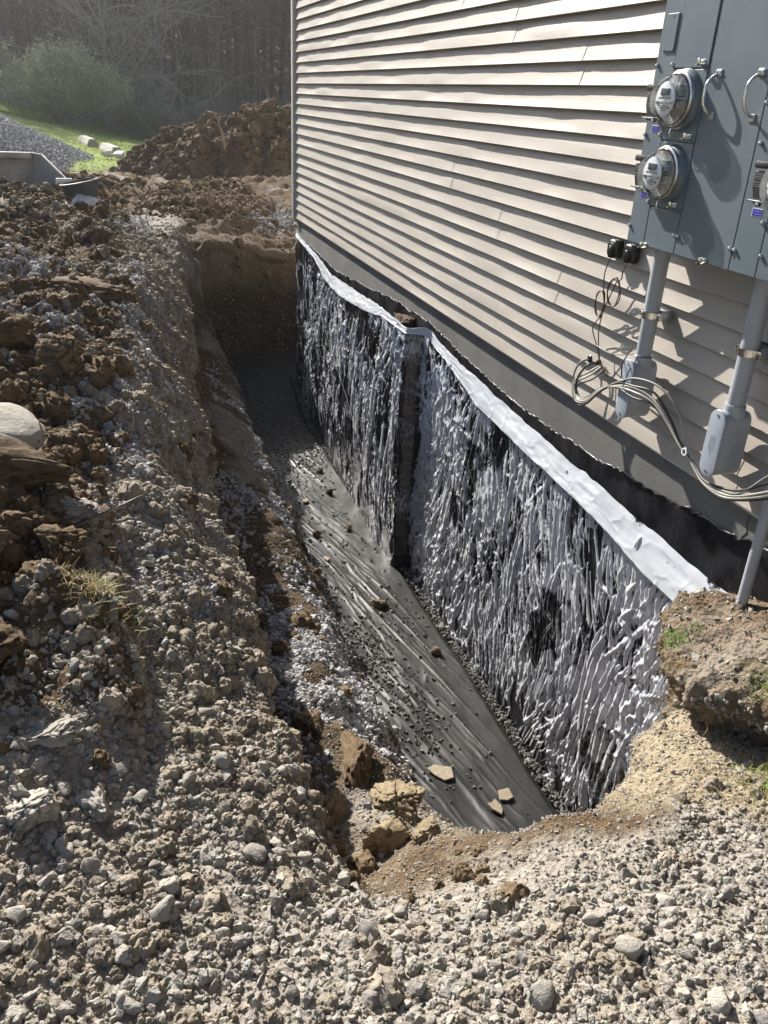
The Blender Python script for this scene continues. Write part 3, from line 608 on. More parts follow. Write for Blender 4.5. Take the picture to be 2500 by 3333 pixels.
rock('tan_rock', -1.50, 1.88, .10, (1.1, .7, .9), 'knobbly tan rock at the near end of the ledge, tallest of the heap', 'rock', CLAYROCK, 315, (.3, .1, .4), .25, facets=False)
rock('clay_rock', -1.47, 2.42, .15, (1.2, .8, .6), 'broad yellowish clay rock across the ledge, farthest of the heap', 'rock', CLOD, 316, (.1, .1, 1.4), .25, facets=False)
rock('clay_rock', -1.37, 2.14, .13, (1.2, .9, .6), 'rounded yellow clay rock overhanging the trench beside the tall tan rock', 'rock', CLAYROCK, 317, (.1, .3, 2.4), .3, facets=False)
rock('clay_rock', -1.62, 2.12, .11, (1.2, .8, .7), 'brown clay chunk beside the dark gap at the end of the ledge', 'rock', CLOD, 318, (.1, .3, .4), .3, facets=False)
rock('clay_rock', -1.40, 1.78, .075, (1.2, .9, .7), 'low tan lump where the ledge meets the gravel rim', 'rock', CLAYROCK, 342, (.1, .3, .9), .35, facets=False)
rock('clay_rock', -1.56, 2.75, .10, (1.2, .9, .7), 'dark clay lump just below the pale gravel on the ledge', 'rock', CLOD, 343, (.1, .3, 1.9), .3, facets=False)
rock('stuck_stone', -.30, 1.78, .034, (1.2, .8, .8), 'smooth brown stone stuck in the shaded undercut of the soil bank', 'stone', TANROCK, 319, (.1, .3, .4), .3, z=-.62, rug=.03)
rock('ledge_clod', -1.35, 3.0, .06, (1.2, .8, .7), 'brown clod breaking the pale gravel strip on the ledge, lower one', 'soil lump', CLOD, 320, (.1, .3, .4), .3, facets=False)
rock('ledge_clod', -1.42, 3.62, .06, (1.2, .8, .7), 'brown clod breaking the pale gravel strip on the ledge, upper one', 'soil lump', CLOD, 321, (.1, .3, 2.4), .3, facets=False)

# ================================================================== fabric on the trench floor
nx, ny = 110, 700
U, W = np.meshgrid(np.linspace(0, 1, nx), np.linspace(0, 1, ny), indexing='ij'); yy = 2.2 + 8.9 * W ** 1.15
xl = -.80 + .02 * np.sin(yy * 2.1) - .03 * np.sin(yy * .8) + .05 * (np.sin(yy * 1.7 + 1) > .7); xl = -.835 + .022 * np.sin(yy * 2.1) - .03 * np.sin(yy * .8)
xx = xl + U * (-.05 + .9 * ss(10.29, 10.42, yy) - xl)
Pf = np.stack([xx.ravel(), yy.ravel(), np.zeros(xx.size)], 1)
q = Pf.copy(); q[:, 0] += .22 * (q[:, 1] - 5) + fbm(Pf * np.array([1.5, .7, 1]), 2, 3) * .07
r1 = 1 - np.abs(fbm(q * np.array([8, .6, 1]), 2, 12)) * 2.6; r2 = 1 - np.abs(fbm(q * np.array([16, 2.2, 1]), 3, 14)) * 2
zf = -2.27 + .40 * ss(9.2, 10.9, Pf[:, 1]) + .009 * np.clip(r1, 0, 1) ** 3 * (1 - .8 * ss(.72, .85, U.ravel())) + .0065 * np.clip(r2, 0, 1) ** 2.2 * (1 - .9 * ss(.66, .8, U.ravel())) + .02 * fbm(Pf * 2.5, 2, 15)
ed = np.minimum(U, 1 - U).ravel(); zf -= .02 * (1 - ss(0, .05, ed)); r_flat = ss(.80, .93, U.ravel()); zf = zf * (1 - r_flat * .0)
Pf[:, 2] = zf
fab = link('geotextile', mesh_from('geotextile', Pf, grid_faces(nx, ny)), FABRIC); tag(fab, 'wrinkled black filter fabric laid along the trench floor', 'fabric')
ftree = BVHTree.FromPolygons([tuple(v) for v in Pf.tolist()], grid_faces(nx, ny).tolist(), epsilon=0)
def fdrop(x, y):
    h = ftree.ray_cast(Vector((x, y, 0)), Vector((0, 0, -1))); return h[0].z if h[0] is not None else -2.27
# loose bits on the fabric
pp = []
for (x0, y0, sx, sy, n) in [(-.68, 4.55, .08, .40, 300), (-.76, 5.4, .05, .6, 130), (-.4, 8.3, .22, .35, 380), (-.6, 7.2, .14, .6, 110), (-.52, 4.0, .10, .35, 90), (-.62, 3.55, .07, .22, 30), (-.45, 6.3, .25, .8, 80), (-.45, 4.8, .25, 1.2, 80), (-.4, 9.6, .3, .6, 500), (-.3, 5.1, .12, .2, 50)]:
    for _ in range(n):
        x = random.gauss(x0, sx); y = random.gauss(y0, sy)
        if -.86 < x < -.1 and 2.3 < y < 11: pp.append((x, y, fdrop(x, y) + .004))
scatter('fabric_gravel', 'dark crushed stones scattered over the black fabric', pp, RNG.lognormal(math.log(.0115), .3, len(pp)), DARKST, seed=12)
for nm, x, y, s, lab, seed in [('clay_clod', -.20, 4.55, .052, 'round brown clay clod resting on the black fabric beside the wall', 401), ('clay_clod', -.42, 5.25, .075, 'crumbled reddish brown clod on the middle of the black fabric', 402),
    ('clay_clod', -.28, 7.35, .06, 'brown clod on the fabric near the bright far patch', 403), ('clay_clod', -.25, 7.9, .05, 'brown clod farthest along the black fabric', 404), ('clay_clod', -.62, 6.5, .05, 'dark clod at the left edge of the black fabric', 405), ('clay_clod', -.30, 6.55, .045, 'small brown clod in the middle of the fabric beside a pale stone chip', 406)]:
    me = rock_mesh(nm, seed, (1, .9, .7), sub=5, n=12, rug=.20, rough=.13, soft=True); me.materials.append(CLOD)
    o = link(nm, me); o.scale = (s,) * 3; o.location = (x, y, fdrop(x, y) + s * .4); o.rotation_euler.z = seed; tag(o, lab, 'soil clod')
def flat_stone(x, y, s, lab, seed, out):
    bm = bmesh.new(); vs = [bm.verts.new((px * s, py * s, 0)) for px, py in out]; f = bm.faces.new(vs)
    r = bmesh.ops.extrude_face_region(bm, geom=[f]); [setattr(v.co, 'z', .014) for v in r['geom'] if isinstance(v, bmesh.types.BMVert)]
    bmesh.ops.recalc_face_normals(bm, faces=bm.faces[:]); bmesh.ops.bevel(bm, geom=bm.edges[:], offset=.003, segments=1, affect='EDGES')
    me = bpy.data.meshes.new('flat_stone'); bm.to_mesh(me); bm.free(); me.materials.append(TANROCK); o = link('flat_stone', me); o.location = (x, y, fdrop(x, y) + .012); o.rotation_euler = (.08, -.1, seed); tag(o, lab, 'flat stone')
flat_stone(-.59, 3.42, .075, 'largest pale flat stone on the black fabric, left of the other two', .2, [(-.9, .9), (-.2, 1.0), (.3, .5), (.9, .1), (.5, -.9), (-.3, -.8), (-.7, 0)])
flat_stone(-.30, 3.16, .055, 'pale diamond shaped flat stone on the fabric nearest the wall', .5, [(-.9, 0), (-.1, .9), (1, .3), (.4, -.8), (-.4, -.6)])
flat_stone(-.39, 3.08, .055, 'pale flat stone with a notched edge just below the diamond shaped one', 2., [(-1, .4), (0, .7), (.9, .6), (.7, 0), (.9, -.6), (-.1, -.5), (-.6, -.2)])
flat_stone(-.56, 7.2, .045, 'small pale stone chip at the far part of the fabric', 1., [(-1, .4), (0, .7), (.9, .3), (.3, -.6), (-.6, -.4)])
flat_stone(-.64, 6.05, .042, 'small pale yellow chip on the left edge of the fabric', 1.7, [(-1, .4), (0, .7), (.9, .3), (.3, -.6), (-.6, -.4)])

# ================================================================== HOUSE
house = empty('house', (0, 0, -.25), 'house with beige vinyl siding over a dark coated concrete foundation', 'house')
hz = Vector((0, 0, -.25))
def H(o): o.parent = house; o.matrix_parent_inverse = Matrix.Translation(-hz); return o
b = MB(); b.box(.035, .30, -6, 10.27, -2.4, .03); H(b.build('foundation_wall', CONC, smooth=False))
b = MB(); b.box(.30, 8.0, 10.05, 10.27, -2.4, .03); H(b.build('foundation_wall', CONC, smooth=False))
b = MB(); b.box(.0385, 8.0, -6, 10.28, .031, 5.42); H(b.build('sheathing', TRIMW, smooth=False))
b = MB(); b.add([(-.35, -6.3, 5.25), (-.35, 10.6, 5.25), (4, 10.6, 7.4), (4, -6.3, 7.4), (8.35, 10.6, 5.25), (8.35, -6.3, 5.25)], [(0, 1, 2, 3), (3, 2, 4, 5)])
b.add([(-.35, -6.3, 5.4), (-.35, 10.6, 5.4), (4, 10.6, 7.55), (4, -6.3, 7.55), (8.35, 10.6, 5.4), (8.35, -6.3, 5.4)], [(0, 1, 2, 3), (3, 2, 4, 5)]); H(b.build('roof', ROOFM, smooth=False))
b = MB(); b.add([(.03, 10.28, 5.4), (8, 10.28, 5.4), (4, 10.28, 7.4)], [(0, 1, 2)]); b.add([(.03, -6, 5.4), (8, -6, 5.4), (4, -6, 7.4)], [(0, 1, 2)]); H(b.build('gable', TRIMW, smooth=False))
SC = .1016
def siding_panel(y0, y1, pair, lift):
    ny_ = max(3, int((y1 - y0) / .07)); ys = np.linspace(y0, y1, ny_)
    prof = []
    for c_ in range(2):
        z0 = (pair * 2 + c_) * SC
        prof += [(.032, .003, z0), (.003, .001, z0), (0., .004, z0), (.0065, .022, z0), (.0145, .05, z0), (.0225, .078, z0), (.030, .1005, z0)]
    prof = [(a, z0 + dz, z0, dz) for a, dz, z0 in prof]
    V = []
    for a, z, z0, dz in prof:
        q_ = np.stack([ys * 1.9, np.full(ny_, z0 * 13.7 + 3), np.full(ny_, .5)], 1); wv = vn(q_, 5) + .5 * vn(q_ * 2.7, 6)
        k = math.sin(PI * min(1, max(0, dz / SC)) * .5 + PI * .25)
        V.append(np.stack([np.full(ny_, a - lift) + wv * .0068 * math.sin(PI * dz / SC), ys, np.full(ny_, z) + .0006 * wv], 1))
    V = np.array(V).transpose(1, 0, 2).reshape(-1, 3)
    o = link('siding_panel', mesh_from('siding_panel', V, grid_faces(ny_, len(prof))), SIDING); sharp(o.data, 30); H(o)
LEN = 3.83
for pr in range(26):
    base = 3.91 + .775 * (pr - 2); ks = []
    k0 = base - LEN * 10
    joints = [k0 + LEN * k for k in range(30)]
    joints = [j for j in joints if -5.9 < j < 10.1]
    ed_ = [-6.0] + joints + [10.262]
    for i in range(len(ed_) - 1):
        a, b_ = ed_[i], ed_[i + 1]
        if b_ < -1.5: continue
        siding_panel(a - (.02 if i else 0), b_ + (.012 if i < len(ed_) - 2 else 0), pr, .0022 * (i % 2))
b = MB(); b.box(-.022, .03, 10.262, 10.275, -.02, 5.4, .002); b.box(-.022, -.016, 10.275, 10.34, -.02, 5.4, .002); b.box(-.022, .05, 10.335, 10.345, -.02, 5.4, .002); H(b.build('corner_post', TRIMW))
b = MB(); b.box(.012, .027, -6, 10.26, -.012, .006, .002); H(b.build('starter_strip', TRIMW))
# wall stains: small drips of mud
for (y, z, s) in [(8.35, .30, .05), (7.28, .46, .06), (6.30, .52, .07), (5.95, .42, .08), (6.9, .72, .03), (8.9, .22, .03)]:
    pass
# hairline crack in foundation
b = MB(); b.tube([(.034, 2.255, -.03), (.034, 2.262, -.07), (.034, 2.25, -.10), (.034, 2.27, -.13), (.034, 2.262, -.17), (.034, 2.28, -.2)], .0016, 4); H(b.build('wall_crack', DARK))

# ---- tar coat band
ny_ = 900; ys = np.linspace(2.0, 10.26, ny_); q_ = np.stack([ys, ys * 0, ys * 0], 1)
ztop = np.interp(ys, [2.0, 2.14, 2.44, 2.57, 2.85, 3.05, 3.5, 4.2, 5, 5.7, 6.4, 7.3, 8.4, 10.26], [-.10, -.115, -.145, -.155, -.19, -.205, -.235, -.255, -.20, -.14, -.15, -.20, -.275, -.17]) + .016 * fbm(q_ * 6, 4, 3) + .008 * vn(q_ * 40, 3)
nz_ = 60; tt = np.linspace(0, 1, nz_); Zt = ztop[:, None] + (-2.36 - ztop[:, None]) * (tt[None] ** 1.6)
q3 = np.stack([np.repeat(ys, nz_), Zt.ravel(), np.zeros(ny_ * nz_)], 1)
xt = .029 - .004 * ss(0, .02, np.tile(tt, ny_)) - .004 * (1 + fbm(q3 * 8, 4, 7)); tarV = np.stack([xt, q3[:, 0], q3[:, 1]], 1)
o = link('tar_coating', mesh_from('tar_coating', tarV, grid_faces(ny_, nz_)), TAR); H(o)

# ---- membrane (poly film) : wrinkled, with the bump of a pier at Y 5.8..7.2
def wall_off(y): return -.13 * ss(9.6, 6.2, y) * (y > 5.80) + 0 * y
def topz(y): return np.interp(y, [2.2, 2.26, 2.5, 2.67, 3.18, 4.0, 4.98, 5.5, 5.67, 5.80, 6.36, 7.27, 8.42, 9.94, 10.27], [-.36, -.365, -.37, -.37, -.345, -.32, -.26, -.21, -.17, -.20, -.19, -.235, -.31, -.20, -.17])
s1 = np.concatenate([np.linspace(2.15, 3.6, 300)[:-1], np.linspace(3.6, 5.79, 260)[:-1], [5.79, 5.795, 5.80, 5.805, 5.81, 5.82], np.linspace(5.83, 10.27, 330)])
nz = 300; tt = np.linspace(0, 1, nz)
XB = np.where(s1 > 5.80, .026 + wall_off(s1), .026)
# return face: spread the jump over the five stations
j = np.where((s1 > 5.789) & (s1 < 5.821))[0]; XB[j] = np.linspace(.026, .026 + wall_off(np.array([5.83]))[0], len(j)); s1[j] = np.linspace(5.79, 5.815, len(j))
zt = topz(s1) - .02; Zm = zt[:, None] + (-2.33 + .32 * ss(9.3, 10.5, s1)[:, None] - zt[:, None]) * tt[None]
q = np.stack([np.repeat(s1, nz), Zm.ravel(), np.zeros(len(s1) * nz)], 1)
uw = q.copy(); wy = fbm(q * np.array([.9, .7, 1]), 2, 301); wz = fbm(q * np.array([1.1, .5, 1]) + 9, 2, 302)
lean = q[:, 1] * (.20 * wy + .10 * np.sin(q[:, 0] * 2.3)) + .05 * wz + .035*fbm(q*np.array([5,5,1]),2,306)                 # folds fan and lean
u = q[:, 0] + lean
def ridge(n_): return 1 - np.abs(n_)
wv1 = fbm(q * 6, 2, 9)[:, None] * .45
a1 = ridge(fbm(np.stack([u * 8, q[:, 1] * 1.7 + 3, q[:, 2]], 1) + wv1 * .6, 2, 311) * 2.9); a1 = np.clip(a1, 0, 1) ** 1.6
a1b = ridge(fbm(np.stack([(q[:, 0] - lean * .8 + .35 * q[:, 1]) * 8, q[:, 1] * 2.0 + 13, q[:, 2]], 1) + wv1, 2, 317) * 3.2); a1b = np.clip(a1b, 0, 1) ** 1.8
a2 = ridge(fbm(np.stack([(u + .12 * fbm(q * 2.2, 2, 77)) * 24, q[:, 1] * 5.5, q[:, 2]], 1) + wv1 * 1.6, 2, 313) * 2.5); a2 = np.clip(a2, 0, 1) ** 1.6
a3 = ridge(fbm(np.stack([u * 60, q[:, 1] * 15, q[:, 2]], 1), 2, 315) * 2.1); a3 = np.clip(a3, 0, 1) ** 2
st1, st2 = worley(np.stack([u * 10, q[:, 1] * 6.0, q[:, 2]], 1) + fbm(q * 5, 2, 19)[:, None] * .6, 321); star = np.clip(1 - (st2 - st1) * 2.8, 0, 1) ** 1.8 * ss(-.25, .15, fbm(q * np.array([1.8, 1.5, 1]), 2, 322))
reg = fbm(q * np.array([1.3, 1.0, 1]), 3, 331)                                       # where it came loose
patch = ss(-.15, .25, reg); tight = ss(-.15, -.45, reg)
def blob(y0, z0, ry, rz, lean_=0.): return np.exp(-(((q[:, 0] - y0 - lean_ * (q[:, 1] - z0)) / ry) ** 2 + ((q[:, 1] - z0) / rz) ** 2) ** 2)
drape = np.zeros(len(q))
for bb in [(4.78, -.78, .13, .5, .1), (3.02, -1.45, .20, .42, .25), (2.74, -1.75, .17, .45, .3), (2.62, -1.2, .07, .5, .2), (3.75, -1.1, .14, .26, .4), (4.25, -1.35, .12, .25, -.3), (3.35, -.95, .12, .2, .3), (5.0, -1.5, .10, .4, 0), (6.9, -1.3, .28, .75, .05), (6.35, -1.7, .22, .6, -.1), (7.6, -.75, .25, .25, .2), (8.3, -.9, .12, .4, .2)]: drape = np.maximum(drape, blob(*bb))
drape *= .55 + .6 * fbm(q * np.array([9, 2.5, 1]), 2, 343)+.35
drape = np.clip(drape, 0, 1)
pl = .5 + .5 * np.sin((u + .02 * fbm(q * np.array([6, 1.5, 1]), 2, 5)) * (38 + 6 * np.sin(q[:, 0] * 3)) )
pleat = np.clip(ss(.05, .35, fbm(q * np.array([1.2, .6, 1]), 2, 351)) * ss(-.8, -1.3, q[:, 1]) + ss(7.5, 7.0, q[:, 0]) * (q[:, 0] > 5.8) * ss(-.7, -1.1, q[:, 1]), 0, 1)
# every loose fold is laid down one by one: combs and fans of long pleats, peaks with rays, a few broad drapes
NS = len(s1); HH = np.zeros((NS, nz)); LL = np.zeros((NS, nz)); LL_soft = np.zeros((NS, nz)); fr = random.Random(99)
def fold(y0, z0, ang, L_, w_, h_, bend=0., taper=1., shade=1.):
    ca, sa = math.cos(ang), math.sin(ang); ry = abs(sa) * L_ / 2 + w_ * 2.5 + abs(bend); i0 = np.searchsorted(s1, y0 - ry); i1 = np.searchsorted(s1, y0 + ry)
    if i1 - i0 < 1: return
    zc = Zm[i0]; k = np.where(np.abs(zc - z0) < abs(ca) * L_ / 2 + w_ * 2.5)[0]
    if len(k) < 2: return
    k0, k1 = k[0], k[-1] + 1; Yg = s1[i0:i1, None] - y0; Zg = Zm[i0:i1, k0:k1] - z0
    t = (Zg * ca + Yg * sa) / (L_ / 2); d = -Zg * sa + Yg * ca - bend * t * t
    tp = np.clip(1 - np.abs(t) ** 2.2, 0, 1); wid = w_ * (.25 + .75 * np.clip(1 - (t * .5 + .5) * taper, .08, 1)); m_ = np.exp(-(np.abs(d) / wid) ** 2.4) * ss(0, .15, tp)
    HH[i0:i1, k0:k1] = np.maximum(HH[i0:i1, k0:k1], h_ * m_ * (.5 + .5 * tp)); LL[i0:i1, k0:k1] = np.maximum(LL[i0:i1, k0:k1], m_ * shade)
def flow(y, z): return .35 * math.sin(y * 1.9 + 1) * math.sin(z * 2.3 + y) + .18 * math.sin(y * 5.1 + z * 3)
def near_w(y): return 1.0 + .10 * max(0, y - 3)                       # only what is fine enough to be seen far off
for _ in range(300):                                                   # combs
    y0 = fr.uniform(2.35, 10.2) if fr.random() < .5 else fr.uniform(2.35, 5.7); z0 = fr.uniform(-2.15, -.42); a0 = flow(y0, z0) + fr.gauss(0, .12); n_ = fr.randint(4, 13); sp_ = fr.uniform(.020, .042); L_ = fr.uniform(.10, .42); conv = fr.gauss(0, .05)
    for k in range(n_):
        o_ = (k - n_ / 2) * sp_; w_ = fr.uniform(.0055, .015) * near_w(y0) ** .5
        fold(y0 + o_ + fr.gauss(0, .006), z0 + o_ * fr.gauss(0, .5) + fr.gauss(0, .03), a0 + (k - n_ / 2) * conv * .35, L_ * fr.uniform(.5, 1.2), w_, w_ * fr.uniform(.7, 1.2), fr.gauss(0, .006), fr.uniform(.2, 1), fr.uniform(.75, 1))
for _ in range(300):                                                   # peaks with rays
    y0 = fr.uniform(2.35, 10.2) if fr.random() < .35 else fr.uniform(2.35, 5.7); z0 = fr.uniform(-2.2, -.40); a0 = fr.uniform(0, 6.3); sc_ = fr.choice([.5, .7, .9, 1.2, 1.9])
    for k in range(fr.randint(2, 5)):
        a_ = fr.choice([0, PI]) + flow(y0, z0) + fr.gauss(0, .5); L_ = fr.uniform(.05, .15) * sc_ * (1.5 if abs(math.cos(a_)) > .7 else .8); fold(y0 + math.sin(a_) * L_ * .42, z0 + math.cos(a_) * L_ * .42, a_, L_, .013 * sc_, .007 * sc_, fr.gauss(0, .006), 1., fr.uniform(.8, 1))
for _ in range(520):                                                   # lone broad pleats
    y0 = fr.uniform(2.35, 10.2) if fr.random() < .45 else fr.uniform(2.35, 5.7); z0 = fr.uniform(-2.1, -.5); w_ = fr.uniform(.014, .030); fold(y0, z0, flow(y0, z0) + fr.gauss(0, .2), fr.uniform(.12, .42), w_, w_ * .75, fr.gauss(0, .012), 1., .95)
for _ in range(1000):                                                  # small hair folds everywhere
    y0 = fr.uniform(2.3, 10.25) if fr.random() < .45 else fr.uniform(2.3, 5.6); z0 = fr.uniform(-2.3, -.35); w_ = fr.uniform(.004, .008) * near_w(y0) ** .5; fold(y0, z0, flow(y0, z0) + fr.gauss(0, .35), fr.uniform(.03, .13), w_, w_ * .8, fr.gauss(0, .004), fr.random(), fr.uniform(.5, .95))
for (y0, z0, L_, n_, wy_) in [(2.62, -1.85, .85, 4, .055), (2.78, -1.6, 1.0, 4, .06), (2.95, -1.5, .8, 4, .05), (3.12, -1.35, .55, 3, .05), (4.78, -.85, 1.0, 2, .05), (4.60, -1.3, .7, 2, .05), (3.55, -1.05, .4, 3, .045), (4.0, -1.25, .5, 2, .05), (2.5, -1.35, .8, 2, .05), (5.1, -1.5, .6, 2, .05), (6.3, -1.5, 1.2, 4, .07), (6.7, -1.35, 1.3, 5, .06), (7.05, -1.1, 1.2, 4, .05), (7.7, -.8, .5, 3, .05), (6.0, -1.2, 1.4, 3, .05), (7.4, -1.4, .9, 4, .06)]:
    for k in range(n_): fold(y0 + (k - n_ / 2) * wy_, z0 + fr.gauss(0, .05), -.10 + fr.gauss(0, .05) + (k - n_ / 2) * .05, L_ * fr.uniform(.7, 1.05), wy_ * fr.uniform(.35, .6), .024, fr.gauss(0, .015), fr.uniform(.2, .8), .92)
HHf = HH.ravel(); LLf = LL.ravel(); endm = ss(0, .02, np.tile(tt, NS)) * ss(1., .985, np.tile(tt, NS))
base_h = .008 * a2 * (.3 + .7 * patch) + .018 * a1b * patch + .013 * star + .0025 * a3 + .008 * np.clip(fbm(q * np.array([3, 2, 1]), 2, 380), -1, 1)
xm = np.repeat(XB, nz) - .004 - (HHf * 1.2 + base_h) * endm
thin = ss(.0, .35, fbm(q * np.array([2.2, 1.4, 1]), 3, 381))               # where the film only half sticks
crum = np.clip(.75 * a1b * patch + .7 * star + .35 * a1 * patch, 0, 1); bare = ss(.16, .30, fbm(q * np.array([5.5, 3.2, 1]) + wv1 * .5 + 31, 3, 383)) * (1 - ss(.25, .6, crum))
loose = np.maximum(LLf * (1 - .4 * bare), crum * .85) + (.28 * a2 + .36 * a3) * (.35 + .65 * thin) * (1 - LLf) + .12 * thin - .07 - .05 * bare
# return face of the pier: its shade painted in as a dark, patchy strip of film
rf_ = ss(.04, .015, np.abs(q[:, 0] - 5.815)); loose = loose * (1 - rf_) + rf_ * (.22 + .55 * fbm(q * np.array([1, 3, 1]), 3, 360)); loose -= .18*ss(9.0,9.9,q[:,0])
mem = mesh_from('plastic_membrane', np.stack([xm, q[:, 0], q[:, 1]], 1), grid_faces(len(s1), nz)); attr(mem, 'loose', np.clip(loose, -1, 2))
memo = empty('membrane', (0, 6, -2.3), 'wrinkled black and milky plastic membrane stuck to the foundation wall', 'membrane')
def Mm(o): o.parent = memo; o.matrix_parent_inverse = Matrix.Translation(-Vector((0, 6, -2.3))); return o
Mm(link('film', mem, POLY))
# white folded flap at the top
ys = np.concatenate([np.linspace(2.2, 5.62, 420), np.linspace(5.63, 5.80, 30), np.linspace(5.81, 10.25, 330)]); nf_ = 26; tf = np.linspace(0, 1, nf_)
wd = np.interp(ys, [2.2, 2.45, 2.7, 3.13, 3.95, 4.7, 5.3, 5.62, 5.8, 6.3, 7.0, 7.8, 8.8, 9.3, 10.25], [.21, .185, .18, .145, .135, .14, .07, .06, .04, .055, .11, .13, .10, .05, .03])
xo = .02 + np.where(ys > 5.8, wall_off(ys), 0) ; jj = (ys > 5.62) & (ys <= 5.81); xo[jj] = .02 + (wall_off(np.array([5.83]))[0]) * ((ys[jj] - 5.62) / .19)
V = []
for t_ in tf:
    q_ = np.stack([ys * 2.2, np.full(len(ys), t_ * 1.2), ys * 0], 1)
    out = .045 * t_ ** .9 * (wd / .17) + .010 * fbm(q_ * 1.1, 2, 51) * (.2 + t_) + .002 * vn(q_ * 5, 3)
    zz_ = topz(ys) - wd * t_ + .010 * fbm(np.stack([ys * 3, ys * 0, ys * 0], 1), 3, 52) * (1 - t_) + .004 * fbm(q_ * 2, 2, 53) + .005 * (1 - t_) * vn(np.stack([ys * 16, ys * 0, ys * 0], 1), 8)
    out = out + .0035 * (1 - np.abs(fbm(q_ * np.array([2.5, 2, 1]) + 3, 3, 57)) * 3).clip(0, 1) ** 3 * (.3 + t_)
    V.append(np.stack([xo - .004 - out, ys, zz_], 1))
V.append(np.stack([xo - .02, ys, topz(ys) - wd * .98], 1))
V = np.array(V).transpose(1, 0, 2).reshape(-1, 3); _fm = None
fl_ = Mm(link('flap', mesh_from('flap', V, grid_faces(len(ys), nf_ + 1)), FLAP)); attr(fl_.data, 'smear', np.clip(np.exp(-((V[:, 1] - 2.88) / .06) ** 2) + np.exp(-((V[:, 1] - 2.33) / .07) ** 2), 0, 1) * ss(.09, .0, (topz(V[:, 1]) - V[:, 2])) * (.55 + .45)); fl_['label'] = 'bright white folded edge of the membrane'
# pier top of concrete with dirt
rock('concrete_lump', -.05, 6.08, .20, (.62, 1.15, .45), 'brown earth topped concrete lump where the membrane bulges from the wall', 'concrete lump', CLOD, 330, (0, 0, 0), .5, z=-.235, facets=False, sub=3)
# thin cord lines crossing the membrane
for k, (y0, z0, y1, z1) in enumerate([(4.9, -.75, 3.05, -1.95), (4.6, -.55, 2.9, -1.5), (9.9, -.45, 6.6, -1.6), (5.2, -1.0, 3.6, -2.2), (3.6, -.6, 2.6, -1.2), (9.6, -.9, 7.2, -1.9)]):
    pts_ = [(-.012 + random.uniform(-.006, .004) + (float(wall_off(np.array([y0 + (y1 - y0) * t_ / 24]))[0])), y0 + (y1 - y0) * t_ / 24, z0 + (z1 - z0) * t_ / 24 + random.uniform(-.004, .004)) for t_ in range(25)]
    b = MB(); b.tube(pts_, .0012, 4); Mm(b.build('cord', CABLEB if k % 2 else CABLEG))

# ================================================================== METER CABINET
cab = empty('meter_cabinet', (0, 2.6, .85), 'grey steel meter cabinet with hinged panels on the beige siding', 'meter cabinet')
co = Vector((0, 2.6, .85))
def K(o, par=None, org=co): o.parent = par or cab; o.matrix_parent_inverse = Matrix.Translation(-org); return o
XF = -.20
b = MB(); b.box(-.194, -.004, 1.5, 3.03, .857, 2.35, .004); K(b.build('case', STEEL, smooth=False))
def plate(name, y0, y1, z0, z1, x=XF, th=.006, bev=.0025):
    b = MB(); b.box(x, x + th, y0 + .0018, y1 - .0018, z0 + .0018, z1 - .0018, bev); return K(b.build(name, STEEL, smooth=False))
plate('side_cover', 2.911, 3.03, .857, 2.35)
plate('cover_panel', 2.714, 2.911, 1.471, 2.35, XF - .004, .010)
plate('socket_panel', 2.714, 2.911, 1.236, 1.471, XF - .002, .008)
plate('socket_panel', 2.714, 2.911, 1.006, 1.236, XF - .002, .008)
plate('cover_panel', 2.714, 2.911, .857, 1.006)
plate('bus_cover', 2.402, 2.714, .857, 2.35)
plate('side_cover', 2.270, 2.402, .857, 2.35)
plate('cover_panel', 2.055, 2.270, 1.262, 2.35, XF - .004, .010)
plate('socket_panel', 2.055, 2.270, 1.03, 1.262, XF - .002, .008)
plate('cover_panel', 2.055, 2.270, .857, 1.03)
plate('bus_cover', 1.5, 2.055, .857, 2.35)
b = MB(); b.box(XF - .006, XF + .002, 2.93, 2.996, 1.527, 1.647, .002); nm = K(b.build('blank_plate', STEEL, smooth=False))
for y, z in [(2.963, 1.64), (2.987, 1.534), (2.939, 1.532)]:
    b = MB(); b.lathe([(0, .003), (.002, .003), (.003, 0)], (XF - .006, y, z), 10); b.build('rivet', DULLMETAL, nm).matrix_parent_inverse = nm.matrix_world.inverted() if False else Matrix.Identity(4)
for y, z in [(3.015, 1.483), (2.922, 1.485), (3.019, 1.251), (2.924, 1.254), (3.02, .92), (2.925, 1.02), (2.727, .925), (2.703, .924), (2.413, .928), (2.389, .928), (2.391, 1.372), (2.378, 1.257), (2.287, 1.028), (2.25, 1.46), (2.26, .93)]:
    b = MB(); b.lathe([(.0075, 0), (.0075, .004), (.0055, .008), (.0, .0095)], (XF - .001, y, z), 14); K(b.build('screw', DULLMETAL))
def hasp(y, z, s=1):
    b = MB(); b.box(XF - .006, XF - .001, y - .018, y + .018, z - .004, z + .012, .0015); b.box(XF - .03, XF - .004, y - .02, y + .006, z - .008, z - .004, .001)
    b.box(XF - .030, XF - .026, y - .020, y - .004, z - .008, z + .014, .001); b.lathe([(.005, 0), (.005, .004), (0, .005)], (XF - .006, y - .01, z + .005), 10); K(b.build('hasp', CHROME))
hasp(2.750, 1.487); hasp(2.752, 1.254); hasp(2.762, 1.024); hasp(2.535, .865); hasp(2.90, .86)
